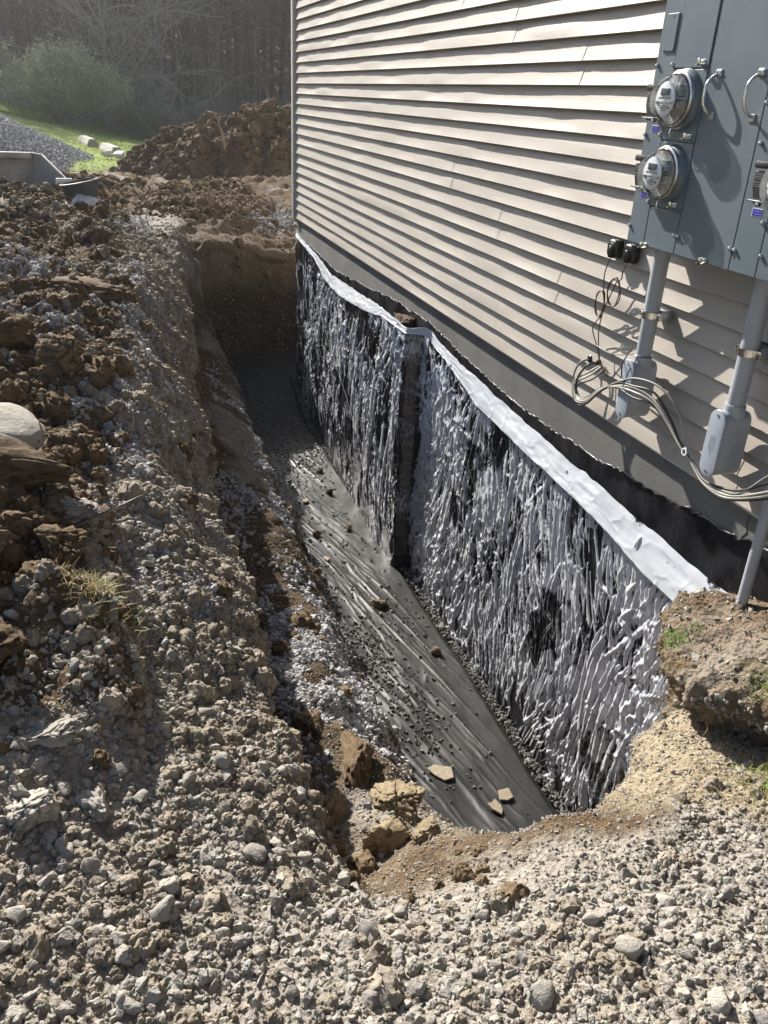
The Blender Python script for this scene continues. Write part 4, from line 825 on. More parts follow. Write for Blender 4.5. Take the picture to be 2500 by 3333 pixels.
def handle(y, z0, z1):
    pts_ = catmull([(XF - .004, y, z1), (XF - .020, y, z1 - .004), (XF - .042, y, z1 - .028), (XF - .046, y, (z0 + z1) / 2), (XF - .042, y, z0 + .028), (XF - .020, y, z0 + .004), (XF - .004, y, z0)], 6)
    b = MB(); b.tube(pts_, .0052, 12); hd = K(b.build('pull_handle', CHROME))
    for z in (z1 + .006, z0 - .006):
        b = MB(); b.box(XF - .004, XF - .0005, y - .015, y + .015, z - .012, z + .012, .0012)
        for dy in (-.009, .009): b.lathe([(.004, 0), (.004, .003), (0, .004)], (XF - .004, y + dy, z + .003), 10)
        o = b.build('bracket', DULLMETAL, hd); o.matrix_parent_inverse = Matrix.Identity(4)
handle(2.652, 1.332, 1.450); handle(2.446, 1.332, 1.450)
for (y, z) in [(2.962, 1.272), (2.962, 1.040), (2.325, 1.055)]:
    b = MB(); b.box(XF - .0012, XF - .0002, y - .024, y + .024, z - .0125, z + .0125); fr1 = K(b.build('sticker', PAINTW, smooth=False))
    b = MB(); b.box(XF - .0018, XF - .0010, y - .022, y + .022, z - .0108, z + .0108); o = b.build('blue_field', BLUE, fr1, smooth=False)
    b = MB()
    for r_ in (.004, -.0045):
        k = -.018
        while k < .018:
            wdt = random.uniform(.0012, .003); b.box(XF - .0022, XF - .0017, y - k - wdt, y - k, z + r_ - .0009, z + r_ + .0009); k += wdt + random.uniform(.0005, .0012)
    o = b.build('lettering', STICKINK, fr1, smooth=False); o['kind'] = 'stuff'
def breaker(y0, y1, z0, z1):
    b = MB(); b.prism([(y0, z0 + .022), (y0, z1 - .03), (y1, z1 - .03), (y1, z0 + .05), (y1 - .012, z0 + .022), (y1 - .02, z0)][::-1], XF, XF - .045, .003)
    br = K(b.build('breaker_box', BLACKBOX))
    b = MB(); b.box(XF - .052, XF, y0, y1 + .004, z1 - .022, z1, .006); b.build('hinge_hood', BLACKBOX, br)
    b = MB(); b.box(XF - .056, XF - .03, y0, y1 - .004, z0 + .006, z0 + .012, .002); b.box(XF - .054, XF - .04, y0 + .02, y0 + .032, z0 - .006, z0 + .006, .001); b.build('latch', CHROME, br)
    b = MB()
    for r_ in range(7):
        z = z1 - .040 - r_ * .0058; k = 0
        if r_ == 3: continue
        while k < (y1 - y0) * .85:
            wdt = random.uniform(.001, .003); b.box(XF - .0464, XF - .0452, y1 - .004 - k - wdt, y1 - .004 - k, z - .0007, z + .0007); k += wdt + random.uniform(.0006, .0016)
    o = b.build('lettering', DULLMETAL, br, smooth=False); o['kind'] = 'stuff'
breaker(2.890, 2.985, 1.300, 1.420); breaker(2.890, 2.985, 1.062, 1.182); breaker(2.25, 2.325, 1.085, 1.21)
# electric meters: things plugged into the cabinet
def text_mesh(txt, size, loc):
    cu = bpy.data.curves.new('txt', 'FONT'); cu.body = txt; cu.size = size; cu.align_x = 'CENTER'; cu.align_y = 'CENTER'; cu.extrude = .0002
    o = bpy.data.objects.new('txt', cu); C.objects.link(o); bpy.context.view_layer.update(); dg = bpy.context.evaluated_depsgraph_get(); me = bpy.data.meshes.new_from_object(o.evaluated_get(dg)); bpy.data.objects.remove(o)
    # font lies in XY facing +Z; stand it facing -X : x->-Y, y->Z
    me.transform(Matrix(((0, 0, -1, loc[0]), (-1, 0, 0, loc[1]), (0, 1, 0, loc[2]), (0, 0, 0, 1)))); return me
def meter(y, z, label):
    r = empty('electric_meter', (XF, y, z), label, 'electric meter', 'electric meters plugged into the grey cabinet')
    def A(b, name, mat, par=None): return b.build(name, mat, par or r)
    b = MB(); b.lathe([(.102, .0), (.101, .008), (.097, .018), (.091, .026), (.086, .028)], (0, 0, 0), 56); A(b, 'socket_rim', STEEL)
    b = MB(); b.lathe([(.089, .024), (.093, .027), (.093, .036), (.089, .039), (.084, .039)], (0, 0, 0), 56); A(b, 'lock_ring', CHROME)
    b = MB(); b.lathe([(.084, .030), (.0845, .045), (.081, .057), (.075, .062), (.0725, .067), (.072, .084), (.067, .095), (.054, .100), (.0, .102)], (0, 0, 0), 56); A(b, 'glass_cover', GLASS)
    b = MB(); b.lathe([(.079, .034), (.079, .042), (.0, .043)], (0, 0, 0), 40); A(b, 'back_plate', WORKS)
    b = MB(); b.box(-.070, -.042, -.036, .030, -.034, .034, .004); b.box(-.064, -.042, -.055, -.02, .012, .048, .003); b.box(-.066, -.042, -.060, -.038, -.03, -.004, .003); b.tube([(-.045, -.062, .004), (-.074, -.062, .004)], .004, 8); b.tube([(-.045, .05, .02), (-.070, .05, .02)], .004, 8); A(b, 'works', WORKS)
    b = MB(); b.lathe([(0, .0795), (.051, .0795), (.056, .078), (.056, .075), (0, .0745)], (0, 0, 0), 44); fp = A(b, 'face_plate', WHITEP)
    b = MB(); b.box(-.0822, -.0797, -.026, .026, .012, .034, .001); l_ = A(b, 'display', LCD, fp)
    b = MB(); b.box(-.0810, -.0796, -.047, .047, -.012, -.008); b.box(-.0835, -.0796, -.050, -.036, -.014, -.006, .001); b.box(-.0835, -.0796, .036, .050, -.014, -.006, .001); A(b, 'bar', DULLMETAL, fp)
    o = link('lettering', text_mesh('KILOWATTHOURS', .0085, (-.0799, 0, .003)), BLACKBOX, fp); o['kind'] = 'stuff'
    b = MB()
    for rr, z_ in ((.024, -.021), (.030, -.026), (.022, -.031), (.018, -.037)):
        k = -rr
        while k < rr: wdt = random.uniform(.001, .004); b.box(-.0800, -.0796, k, min(rr, k + wdt), z_ - .001, z_ + .001); k += wdt + .001
    b.lathe([(0, .0802), (.004, .0802), (.004, .0796)], (0, -.033, -.028), 10); o = A(b, 'fine_print', BLACKBOX, fp); o['kind'] = 'stuff'
    b = MB(); b.tube([(-.04, .0, .093), (-.05, -.004, .11), (-.045, -.002, .13)], .0016, 6) if False else b.tube([(-.040, -.012, -.092), (-.046, -.014, -.108), (-.040, -.010, -.122), (-.034, -.006, -.106), (-.038, -.010, -.094)], .0017, 6); A(b, 'seal', CHROME)
    return r
meter(2.822, 1.372, 'upper electric meter under clear cover on the left socket column')
meter(2.822, 1.128, 'lower electric meter under clear cover on the left socket column')
meter(2.165, 1.150, 'electric meter cut by the right edge, below the second chrome handle')

# ================================================================== CONDUITS
def stadium(cy_, cz_, w_, h_, n=10):
    r = w_ / 2; out = []
    for k in range(n + 1): a = PI * k / n; out.append((cy_ + r * math.cos(a), cz_ + h_ / 2 - r + r * math.sin(a)))
    for k in range(n + 1): a = PI + PI * k / n; out.append((cy_ + r * math.cos(a), cz_ - h_ / 2 + r + r * math.sin(a)))
    return out
def conduit(y, zb, label, strap_z, text):
    r = empty('conduit', (-.075, y, zb), label, 'conduit', 'grey conduits dropping from the meter cabinet'); og = Vector((-.075, y, zb))
    def A(b, name, mat, par=None, ang=40):
        o = b.build(name, mat, None, True, ang); o.parent = par or r; o.matrix_parent_inverse = Matrix.Translation(-og); return o
    b = MB(); b.tube([(-.075, y, zb + .27), (-.075, y, .88)], .0325, 32); A(b, 'pipe', PVC)
    b = MB(); b.lathe([(.0325, .04), (.037, .04), (.0385, .034), (.0385, 0), (.036, -.02)], (-.075, y, zb + .235), 32, 'Z'); A(b, 'hub', PVC)
    b = MB(); b.prism(stadium(y, zb + .125, .082, .255), -.022, -.130, .012); A(b, 'body', PVC, None, 25)
    b = MB(); b.prism(stadium(y, zb + .125, .086, .262), -.131, -.140, .004); ld = A(b, 'lid', PVCLID, None, 25)
    for z in (zb + .235, zb + .015):
        b = MB(); b.lathe([(.005, 0), (.005, .003), (0, .003)], (-.1395, y, z), 10); o = b.build('lid_screw', DULLMETAL, ld); o.matrix_parent_inverse = Matrix.Identity(4)
    if text:
        b = MB()
        for r_ in range(4):
            k = 0; ln = (.055, .07, .065, .05)[r_]
            while k < ln: wdt = random.uniform(.002, .005); b.box(-.1408, -.1398, y - .012 + r_ * .008, y - .009 + r_ * .008, zb + .155 - k - wdt, zb + .155 - k); k += wdt + .0014
        o = b.build('embossed_lettering', PVC, ld, smooth=False); o.matrix_parent_inverse = Matrix.Identity(4); o['kind'] = 'stuff'
    b = MB(); n_ = 28; V_ = []; F_ = []
    for k in range(n_ + 1):
        a = 2 * PI * k / n_
        for dz in (-.013, .013):
            for rr in (.0335, .0355): V_.append((-.075 + rr * math.cos(a), y + rr * math.sin(a), strap_z + dz))
    for k in range(n_): q0 = k * 4; F_ += [(q0, q0 + 4, q0 + 5, q0 + 1), (q0 + 2, q0 + 3, q0 + 7, q0 + 6), (q0 + 1, q0 + 5, q0 + 7, q0 + 3)]
    b.add(V_, F_); b.box(-.080, -.070, y + .035, y + .062, strap_z - .012, strap_z + .012, .002); b.box(-.080, -.070, y - .066, y - .035, strap_z - .014, strap_z + .014, .002)
    b.tube([(-.092, y + .048, strap_z), (-.058, y + .048, strap_z)], .005, 8); b.tube([(-.10, y + .052, strap_z + .006), (-.092, y + .046, strap_z - .002), (-.085, y + .07, strap_z)], .003, 6)
    A(b, 'strap', CHROME)
    b = MB(); b.box(-.045, .012, y - .03, y + .055, strap_z - .02, strap_z + .02, .001); A(b, 'strut', DULLMETAL)
    return r
conduit(2.950, .130, 'left grey conduit ending in an access box with black ties round its neck', .575, False)
conduit(2.352, .115, 'right grey conduit ending in an access box with embossed print', .585, True)
b = MB(); b.tube([(-.05, 2.10, .30), (-.05, 2.10, -.5)], .021, 24); b.build('drain_pipe', PVC)
dp = bpy.data.objects['drain_pipe']; tag(dp, 'pale grey pipe going into the soil at the right edge', 'pipe')

# ================================================================== antennas, wires, cables
def antenna(y, z, label, mark):
    r = empty('antenna_puck', (0, y, z), label, 'antenna'); 
    b = MB(); b.prism([(.040 * (abs(math.cos(a)) ** .7) * (1 if math.cos(a) > 0 else -1), .041 * (abs(math.sin(a)) ** .7) * (1 if math.sin(a) > 0 else -1)) for a in [2 * PI * k / 28 for k in range(28)]], .004, -.036, .011); b.build('housing', BLACKP, r)
    b = MB(); b.prism([(.021 * math.cos(a) , -.008 + .023 * math.sin(a)) for a in [2 * PI * k / 18 for k in range(18)]], -.036, -.044, .004); b.box(-.046, -.036, -.004, .004, -.038, .006, .002); b.build('cover_boss', BLACKP, r)
    if mark:
        o = link('mark', text_mesh('(1b)', .014, (-.0368, 0, .026)), PAINTW, r)
antenna(3.385, .768, 'left black antenna puck with a small white mark, under the cabinet', True)
antenna(3.255, .768, 'right black antenna puck, nearest the left conduit', False)
def cable(name, pts, r, mat, label, cat, group=None, n=10, ns=8):
    P_ = catmull(pts, ns); b = MB(); b.tube(P_, r, n); o = b.build(name, mat); o['label'] = label; o['category'] = cat
    if group: o['group'] = group
    return o
def loop(cy_, cz_, ry, rz, turns, x, ph=0):
    return [(x - .004 * math.sin(k * 1.3), cy_ + ry * (1 + .12 * math.sin(k * .9)) * math.cos(ph + k * PI / 4), cz_ + rz * (1 + .1 * math.cos(k * .7)) * math.sin(ph + k * PI / 4)) for k in range(int(turns * 8))]
cable('antenna_wire', [(-.03, 3.385, .735), (-.045, 3.39, .66), (-.04, 3.385, .575)] + loop(3.40, .515, .036, .062, 2.4, -.04, 1.4) + [(-.035, 3.375, .47), (-.03, 3.42, .43), (-.03, 3.44, .385), (-.03, 3.37, .31), (-.03, 3.33, .255), (-.02, 3.25, .225)], .0028, COPPER, 'thin brown wire coiled below the left antenna puck', 'wire')
cable('antenna_wire', [(-.03, 3.255, .735), (-.045, 3.25, .69), (-.04, 3.262, .655)] + loop(3.30, .585, .048, .062, 2.3, -.04, 1.0) + [(-.035, 3.36, .51), (-.03, 3.385, .44), (-.03, 3.385, .38), (-.03, 3.36, .31), (-.03, 3.325, .25), (-.02, 3.26, .20)], .0028, COPPER, 'thin brown wire coiled below the right antenna puck', 'wire')
g_ = 'cables looping in front of the access boxes'
for k, (o1, mt, nm) in enumerate([(0., CABLEG, 'grey cable sweeping highest over the left access box and down to the right'), (.012, CABLEW, 'pale cable in the middle of the sagging bundle'), (.022, CABLEW, 'pale cable on the lower side of the sagging bundle'), (-.010, CABLEB, 'black cable leaving the wall hole farthest left'), (.030, CABLEB, 'black cable underneath the sagging bundle')]):
    hi = 1 if k == 0 else 0
    st_ = (.0, 3.46 - .02 * k, .235) if k in (0, 3) else (.0, 3.375 - .012 * k, .235)
    pts_ = [st_, (-.05, st_[1] + .02 - .004 * k, .21 - o1), (-.075, 3.475 - .012 * k, .13 - o1 * .5), (-.08, 3.42 - .01 * k, .045 + o1 * .9), (-.09, 3.30, .075 + o1 * .8), (-.12, 3.15, .185 + o1 * .4), (-.155, 2.98, .268 - o1 * .5 + .01 * hi), (-.16, 2.85, .315 - o1 - .008 * k + .02 * hi),
            (-.14, 2.74 - .03 * hi, .295 - o1 * 1.2 + .045 * hi), (-.12, 2.64 - .045 * hi, .225 - o1 + .05 * hi), (-.11, 2.56 - .03 * hi, .155 - o1 * .4 + .02 * hi), (-.10, 2.47, .105 - o1 * .4), (-.12, 2.37, .078 - o1 * .4), (-.12, 2.27, .085 - o1), (-.12, 2.17, .12 - o1), (-.1, 2.05, .20 - o1 * 1.5 + .05 * hi), (-.06, 1.9, .28)]
    cable('cable', pts_, .0048 if k != 4 else .004, mt, nm, 'cable', g_, ns=6)
b = MB(); b.lathe([(.0, .006), (.016, .006), (.022, 0)], (-.006, 3.46, .235), 16); o = b.build('cable_bushing', BLACKP); tag(o, 'left black rubber bushing where cables leave the siding', 'bushing')
b = MB(); b.lathe([(.0, .006), (.020, .006), (.025, 0)], (-.006, 3.375, .235), 16); o = b.build('cable_bushing', BLACKP); tag(o, 'right black rubber bushing where cables leave the siding', 'bushing')
def strap_(pts, lab): 
    b = MB(); b.tube(catmull(pts, 5), .0035, 6, flat=.5); o = b.build('cable_tie', BLACKP); tag(o, lab, 'cable tie')
strap_([(-.03, 3.385, .325), (-.06, 3.2, .335), (-.10, 2.99, .395), (-.11, 2.96, .40)], 'long straight black cable tie reaching left from the conduit neck')
ring_ = [(-.075 + .037 * math.cos(a), 2.95 + .037 * math.sin(a), .402) for a in [2 * PI * k / 20 for k in range(21)]]
strap_(ring_, 'black cable tie wrapped round the neck of the left conduit')
strap_([(-.10, 3.0, .43), (-.145, 2.985, .36), (-.152, 2.965, .30), (-.165, 2.93, .30), (-.15, 2.92, .27)], 'black cable tie hanging down the lid of the left access box')
strap_([(-.113, 2.935, .40), (-.148, 2.93, .34), (-.155, 2.93, .30), (-.17, 2.925, .275)], 'second black cable tie beside the first on the left lid')
b = MB(); b.lathe([(.010, -.008), (.016, -.008), (.016, .008), (.010, .008)], (-.105, 2.525, .135), 14); o = b.build('white_cable_tie', PAINTW); tag(o, 'white tie holding the sagging cable bundle', 'cable tie')

# ================================================================== plants near
def blades(name, c, n, h, spread, mat, lab, cat, wd=.004, seed=0, dropf=None):
    rs = random.Random(seed); V = []; F = []
    for _ in range(n):
        x = c[0] + rs.gauss(0, spread); y = c[1] + rs.gauss(0, spread * 1.2); z = (dropf or drop2)(min(x, 0), y)
        a = rs.uniform(0, 2 * PI); L_ = h * rs.uniform(.4, 1.2); lean_ = rs.uniform(.3, 1.1); k0 = len(V); dx, dy = math.cos(a), math.sin(a)
        for i, t in enumerate((0, .35, .7, 1)):
            px = x + dx * lean_ * L_ * t * t; py = y + dy * lean_ * L_ * t * t; pz = z + L_ * (t - .45 * lean_ * t * t); w_ = wd * (1 - t) ** .6 * .5 + .0003
            V += [(px - dy * w_, py + dx * w_, pz), (px + dy * w_, py - dx * w_, pz)]
        F += [(k0 + 2 * i, k0 + 2 * i + 1, k0 + 2 * i + 3, k0 + 2 * i + 2) for i in range(3)]
    o = link(name, mesh_from(name, V, F), mat); o['label'] = lab; o['category'] = cat; o['kind'] = 'stuff'; return o
blades('grass', (-.36, 1.36), 420, .055, .075, GRASSM, 'thin patch of green grass at the right edge below the soil bank', 'grass', .0035, 1)
blades('grass', (-.30, 1.58), 260, .055, .05, GRASSM, 'green grass sprouting on the corner of the soil bank', 'grass', .0035, 5)
blades('dry_grass', (-.48, 1.42), 150, .06, .09, DRYG, 'dry straw lying around the green grass patch', 'grass', .002, 2)
blades('dry_grass', (-2.33, 2.28), 240, .06, .05, DRYG, 'small tuft of pale grass on a lump of the left bank', 'grass', .003, 3)
blades('grass', (-2.32, 2.30), 160, .06, .04, plain('pale_green_grass', (.22, .27, .11), .6), 'pale green shoots in the small tuft on the left bank', 'grass', .003, 4)
def weed(x, y, n, lab):
    z = drop2(x, y); V = []; F = []; rs = random.Random(5)
    for _ in range(n):
        px = x + rs.gauss(0, .045); py = y + rs.gauss(0, .03); pz = drop2(px, py) + rs.uniform(.003, .028); a = rs.uniform(0, 6.3); L_ = rs.uniform(.006, .013); W_ = L_ * .42; k0 = len(V); d = Vector((math.cos(a), math.sin(a), rs.uniform(-.2, .6))).normalized(); s_ = Vector((-d.y, d.x, 0)).normalized()
        p = Vector((px, py, pz))
        V += [p, p + d * L_ * .5 + s_ * W_, p + d * L_, p + d * L_ * .5 - s_ * W_]; F.append((k0, k0 + 1, k0 + 2, k0 + 3))
    o = link('weed', mesh_from('weed', V, F), LEAFG); tag(o, lab, 'weed')
weed(-.33, 2.1, 190, 'small leafy green weed on the rim of the soil bank')

# roots hanging from the undercut
b = MB()
rs = random.Random(3)
for _ in range(34):
    p = Vector((rs.uniform(-.48, -.25), rs.uniform(1.68, 1.95), -.47 + rs.uniform(-.03, .02))); pts_ = [p.copy()]
    for k in range(6): p += Vector((rs.gauss(0, .009), rs.gauss(-.003, .008), -rs.uniform(.006, .022))); pts_.append(p.copy())
    b.tube(pts_, [.0012] * 4 + [.0008] * 3, 4)
o = b.build('roots', plain('root_fibre', (.25, .16, .09), .9)); tag(o, 'thin roots hanging in the shaded undercut of the soil bank', 'roots', kind='stuff')

# ================================================================== BACKGROUND
# dirt pile
def heap(name, cx_, cy_, rx, ry, h, mat, rough_, seed, nseg=170, base=-.3, g=0, t=0, pw_=1.):
    a = np.linspace(0, 2 * PI, nseg, endpoint=False); r = np.linspace(0, 1, nseg // 2); R, A_ = np.meshgrid(r, a, indexing='ij')
    x = cx_ + rx * R * np.cos(A_); y = cy_ + ry * R * np.sin(A_); prof_ = np.clip(1 - R ** pw_, 0, 1); z = base + h * prof_
    B = np.stack([x.ravel(), y.ravel(), z.ravel()], 1)
    if rough_:
        q1, _ = worley(B * 2.6 + fbm(B * 2, 2, seed)[:, None] * .5, seed); q2, _ = worley(B * 6, seed + 3)
        d = fbm(B * .9, 3, seed) * .35 + fbm(B * 3, 3, seed + 1) * .13 + np.maximum(0, .8 - q1) * .22 + np.maximum(0, .7 - q2) * .08 + fbm(B*12,2,seed+2)*.03
        B[:, 2] += rough_ * d * np.sqrt(np.clip(prof_.ravel() * 3, 0, 1)); B[:, 1] -= rough_ * .5 * d
    nr_ = len(r); na = nseg; F = []
    idx = np.arange(nr_ * na).reshape(nr_, na); F = np.stack([idx[:-1], np.roll(idx, -1, 1)[:-1], np.roll(idx, -1, 1)[1:], idx[1:]], 2).reshape(-1, 4)[:, ::-1]
    me = mesh_from(name, B, F.copy()); attr(me, 'gravelly', np.full(len(B), float(g))); attr(me, 'tan', np.clip(t + .5 * ss(.1, .5, fbm(B * 1.2, 3, 9)), 0, 1) if rough_ else np.zeros(len(B)))
    return link(name, me, mat), B
hp, HB = heap('dirt_pile', 1.25, 18.4, 3.3, 2.0, 1.10, SOIL, 1.0, 5, 260, -.35, .05, 0, 2.3); tag(hp, 'tall pile of dug brown earth behind the trench', 'dirt pile')
ii = RNG.choice(len(HB), 1500, p=None); jj_ = RNG.choice(len(HB), 6000); scatter('pile_crumbs', 'small crumbs of earth over the big dirt pile', HB[jj_] + RNG.normal(0, .02, (6000, 3)), np.clip(RNG.lognormal(math.log(.022), .4, 6000), .01, .06), CLOD, 'clod', seed=35, cat='soil')
scatter('pile_clods', 'loose clods on the big dirt pile', HB[ii] + RNG.normal(0, .03, (1500, 3)), np.clip(RNG.lognormal(math.log(.04), .5, 1500), .015, .14), CLOD, 'clod', seed=31, cat='soil')
gp, GB = heap('gravel_pile', -5.85, 21.5, 4.5, 4.2, 1.95, plain('crushed_stone_base', (.25, .25, .27), .9, bump=.01), 0, 15, 120, -.6, 0, 0, 1.0); tag(gp, 'blue grey pile of crushed stone at the left', 'gravel pile')
k = RNG.uniform(0, 1, 30000); th = RNG.uniform(PI * .95, 2.15 * PI, 30000); R_ = np.sqrt(k) ; gx = -5.85 + 4.5 * R_ * np.cos(th); gy = 21.5 + 4.2 * R_ * np.sin(th); gz = -.6 + 1.95 * (1 - R_) + RNG.uniform(0, .03, 30000)
scatter('pile_gravel', 'pieces of blue grey crushed stone covering the gravel pile', np.stack([gx, gy, gz], 1), RNG.lognormal(math.log(.030), .25, 30000), CRUSH, seed=33)

# meadow and wooded slope
def hill_z(x, y):
    z = -.24 + np.clip(-x - 1, -3, 8) * .165 * ss(22, 36, y) - .02 * np.clip(y - 26, -2, 20) - 1.2 * ss(20, 16.5, y)
    z = z + np.clip(y - 52, 0, None) * .30 * ss(50, 66, y)
    return z + .25 * fbm(np.stack([x * .08, y * .08, x * 0], 1), 3, 2) * ss(25, 40, y)
gx_, gy_ = np.meshgrid(np.linspace(-90, 110, 180), np.concatenate([np.linspace(13, 60, 110), np.linspace(61, 240, 80)]), indexing='ij'); Q = np.stack([gx_.ravel(), gy_.ravel(), gx_.ravel() * 0], 1); Q[:, 2] = hill_z(Q[:, 0], Q[:, 1])
Fq = grid_faces(180, 190); me = mesh_from('meadow', Q, Fq); me.materials.append(MEADOW); me.materials.append(LITTER)
ymid = Q[Fq[:, 0], 1]; me.polygons.foreach_set('material_index', (ymid > 41.5 + 1.5 * np.sin(Q[Fq[:, 0], 0] * .7)).astype(np.int32)); tag(link('meadow', me), kind='structure')
# outer ground sheet to the horizon
me = mesh_from('outer_ground', [(-400, -300, -2.9), (400, -300, -2.9), (400, 300, -2.9), (-400, 300, -2.9)], [(0, 1, 2, 3)]); tag(link('outer_ground', me, LITTER), kind='structure')
# grass blades at the meadow
V = []; rs = np.random.default_rng(4); n = 40000; gx2 = rs.uniform(-5, 4, n); gy2 = rs.uniform(18.5, 43, n) ; gx2 = -2 + (gx2 + 2) * (gy2 / 30); gz2 = hill_z(gx2, gy2); hh = rs.uniform(.02, .06, n) * (1 + 7.0 * ss(38.5, 41, gy2)); an = rs.uniform(0, PI, n); wd = .012 + .01 * rs.random(n)
A0 = np.stack([gx2 - wd * np.cos(an), gy2 - wd * np.sin(an), gz2 - .02], 1); A1 = np.stack([gx2 + wd * np.cos(an), gy2 + wd * np.sin(an), gz2 - .02], 1); A2 = np.stack([gx2 + rs.normal(0, .03, n), gy2 + rs.normal(0, .03, n), gz2 + hh], 1)
Vg = np.stack([A0, A1, A2], 1).reshape(-1, 3); o = link('meadow_grass', mesh_from('meadow_grass', Vg, np.arange(3 * n).reshape(-1, 3)), GRASSM); tag(o, 'bright green spring grass on the meadow edge', 'grass', kind='stuff')

# bare trees
def branch_path(rs, p, d, L_, n, curl, gravity=0.):
    pts_ = [p.copy()]; d = d.normalized()
    for k in range(n): d = (d + Vector((rs.gauss(0, curl), rs.gauss(0, curl), rs.gauss(0, curl) + gravity))).normalized(); p = p + d * (L_ / n); pts_.append(p.copy())
    return pts_, d
def tree_proto(seed, Ht, r0, crown_from, nbr, spread=.35, drop_=0., catk=0, name='bare_tree', twr=.010, lowtw=0):
    rs = random.Random(seed); tr_ = MB(); cr = MB(); ck = MB()
    pts_, _ = branch_path(rs, Vector((0, 0, -.5)), Vector((0, 0, 1)), Ht, 12, .035)
    R = [r0 * (1 - .85 * k / 12) * (1.25 if k == 0 else 1) for k in range(13)]; tr_.tube(pts_, R, 7)
    for bi in range(nbr):
        t = rs.uniform(crown_from, .98) ; k = min(11, int(t * 12)); p = pts_[k].lerp(pts_[k + 1], t * 12 - k); a = rs.uniform(0, 2 * PI)
        L_ = Ht * spread * (1.15 - t) * rs.uniform(.5, 1.1) + .6
        bp, bd = branch_path(rs, p, Vector((math.cos(a), math.sin(a), rs.uniform(.15, 1.1))), L_, 6, .16, -.02 - drop_)
        rr = R[k] * .42; cr.tube(bp, [rr * (1 - .8 * j / 6) + .004 for j in range(7)], 4, cap=False)
        for tw in range(rs.randint(4, 8)):
            j = rs.randint(1, 5); q_ = bp[j].lerp(bp[j + 1], rs.random()); tp, td = branch_path(rs, q_, (bd + Vector((rs.gauss(0, .8), rs.gauss(0, .8), rs.gauss(.15, .6)))), L_ * rs.uniform(.2, .5), 4, .25, -drop_ * 2)
            cr.tube(tp, [twr, twr * .9, twr * .7, twr * .5, twr * .3], 3, cap=False)
            for s2 in range(rs.randint(1, 4)):
                q2_ = tp[rs.randint(1, 3)]; t2, _ = branch_path(rs, q2_, Vector((rs.gauss(0, 1), rs.gauss(0, 1), rs.gauss(.1, .7))), L_ * rs.uniform(.08, .22), 3, .3, -drop_ * 3); cr.tube(t2, twr * .5, 3, cap=False)
                if catk and rs.random() < catk: e_ = t2[-1]; ck.tube([e_, e_ + Vector((rs.gauss(0, .02), rs.gauss(0, .02), -.16))], [.022, .012], 4)
    return tr_, cr, ck
protos = []
specs = [(1, 17, .10, .2, 34), (2, 19, .13, .3, 34), (3, 15, .075, .15, 34), (4, 18, .11, .25, 34), (5, 14, .06, .1, 34), (6, 20, .16, .35, 30)]
tmesh = []
for s_, Ht, r0, cf, nb in specs:
    a_, b_, c_ = tree_proto(s_, Ht, r0, cf, nb, twr=.014); ma = mesh_from('trunk', a_.V, a_.F); mb = mesh_from('crown', b_.V, b_.F); ma.materials.append(BARK); mb.materials.append(BARK); tmesh.append((ma, mb))
rs = random.Random(12); ntree = 0
def plant(x, y, k, sc, lab, grp):
    r = empty('bare_tree', (x, y, float(hill_z(np.array([x]), np.array([y]))[0])), lab, 'tree', grp, rs.uniform(0, 6.3)); r.scale = (sc,) * 3; r.rotation_euler.x = rs.gauss(0, .025); r.rotation_euler.y = rs.gauss(0, .025)
    link('trunk', tmesh[k][0], None, r); link('crown', tmesh[k][1], None, r)
for row_, (y0, y1, n) in enumerate([(44, 50, 34), (50, 61, 64), (61, 80, 90)]):
    for _ in range(n):
        y = rs.uniform(y0, y1); xl_ = -2.2 - .12 * y; xr_ = -2.2 + .235 * y; x = rs.uniform(xl_ - 1, xr_ + 1)
        if row_ == 0 and x < 1.5 and rs.random() < .45: continue
        plant(x, y, rs.randrange(6), rs.uniform(.85, 1.25), ['slim leafless tree at the near edge of the woods', 'leafless tree in the middle depth of the woods', 'leafless tree high on the wooded slope'][row_], 'leafless trees of the woods, ' + ['near row', 'middle row', 'far row'][row_])
# far woods as one mass
a_ = MB()
for _ in range(420):
    y = rs.uniform(80, 150); x = rs.uniform(-2.2 - .13 * y - 2, -2.2 + .25 * y + 2); z = float(hill_z(np.array([x]), np.array([y]))[0]); a_.tube([(x, y, z - .5), (x + rs.gauss(0, .3), y, z + 9), (x + rs.gauss(0, .6), y, z + 18)], [rs.uniform(.12, .26), .12, .03], 5, cap=False)
    for __ in range(4): zz_ = rs.uniform(5, 16); a_.tube([(x, y, z + zz_), (x + rs.gauss(0, 1.6), y + rs.gauss(0, 1), z + zz_ + rs.uniform(.8, 2.6))], [.05, .012], 3, cap=False)
o = a_.build('far_woods', BARK); tag(o, 'mass of leafless trees farther up the wooded slope', 'woods', kind='stuff')
# underbrush
a_ = MB()
for _ in range(2600):
    y = rs.uniform(42, 58); x = rs.uniform(-2.2 - .12 * y - 1, -2.2 + .23 * y); z = float(hill_z(np.array([x]), np.array([y]))[0]); h_ = rs.uniform(.5, 2.4)
    a_.tube([(x, y, z), (x + rs.gauss(0, .25), y + rs.gauss(0, .2), z + h_ * .5), (x + rs.gauss(0, .6), y + rs.gauss(0, .4), z + h_)], [.012, .010, .004], 3, cap=False)
o = a_.build('underbrush', TWIG); tag(o, 'tangled leafless underbrush along the edge of the woods', 'underbrush', kind='stuff')
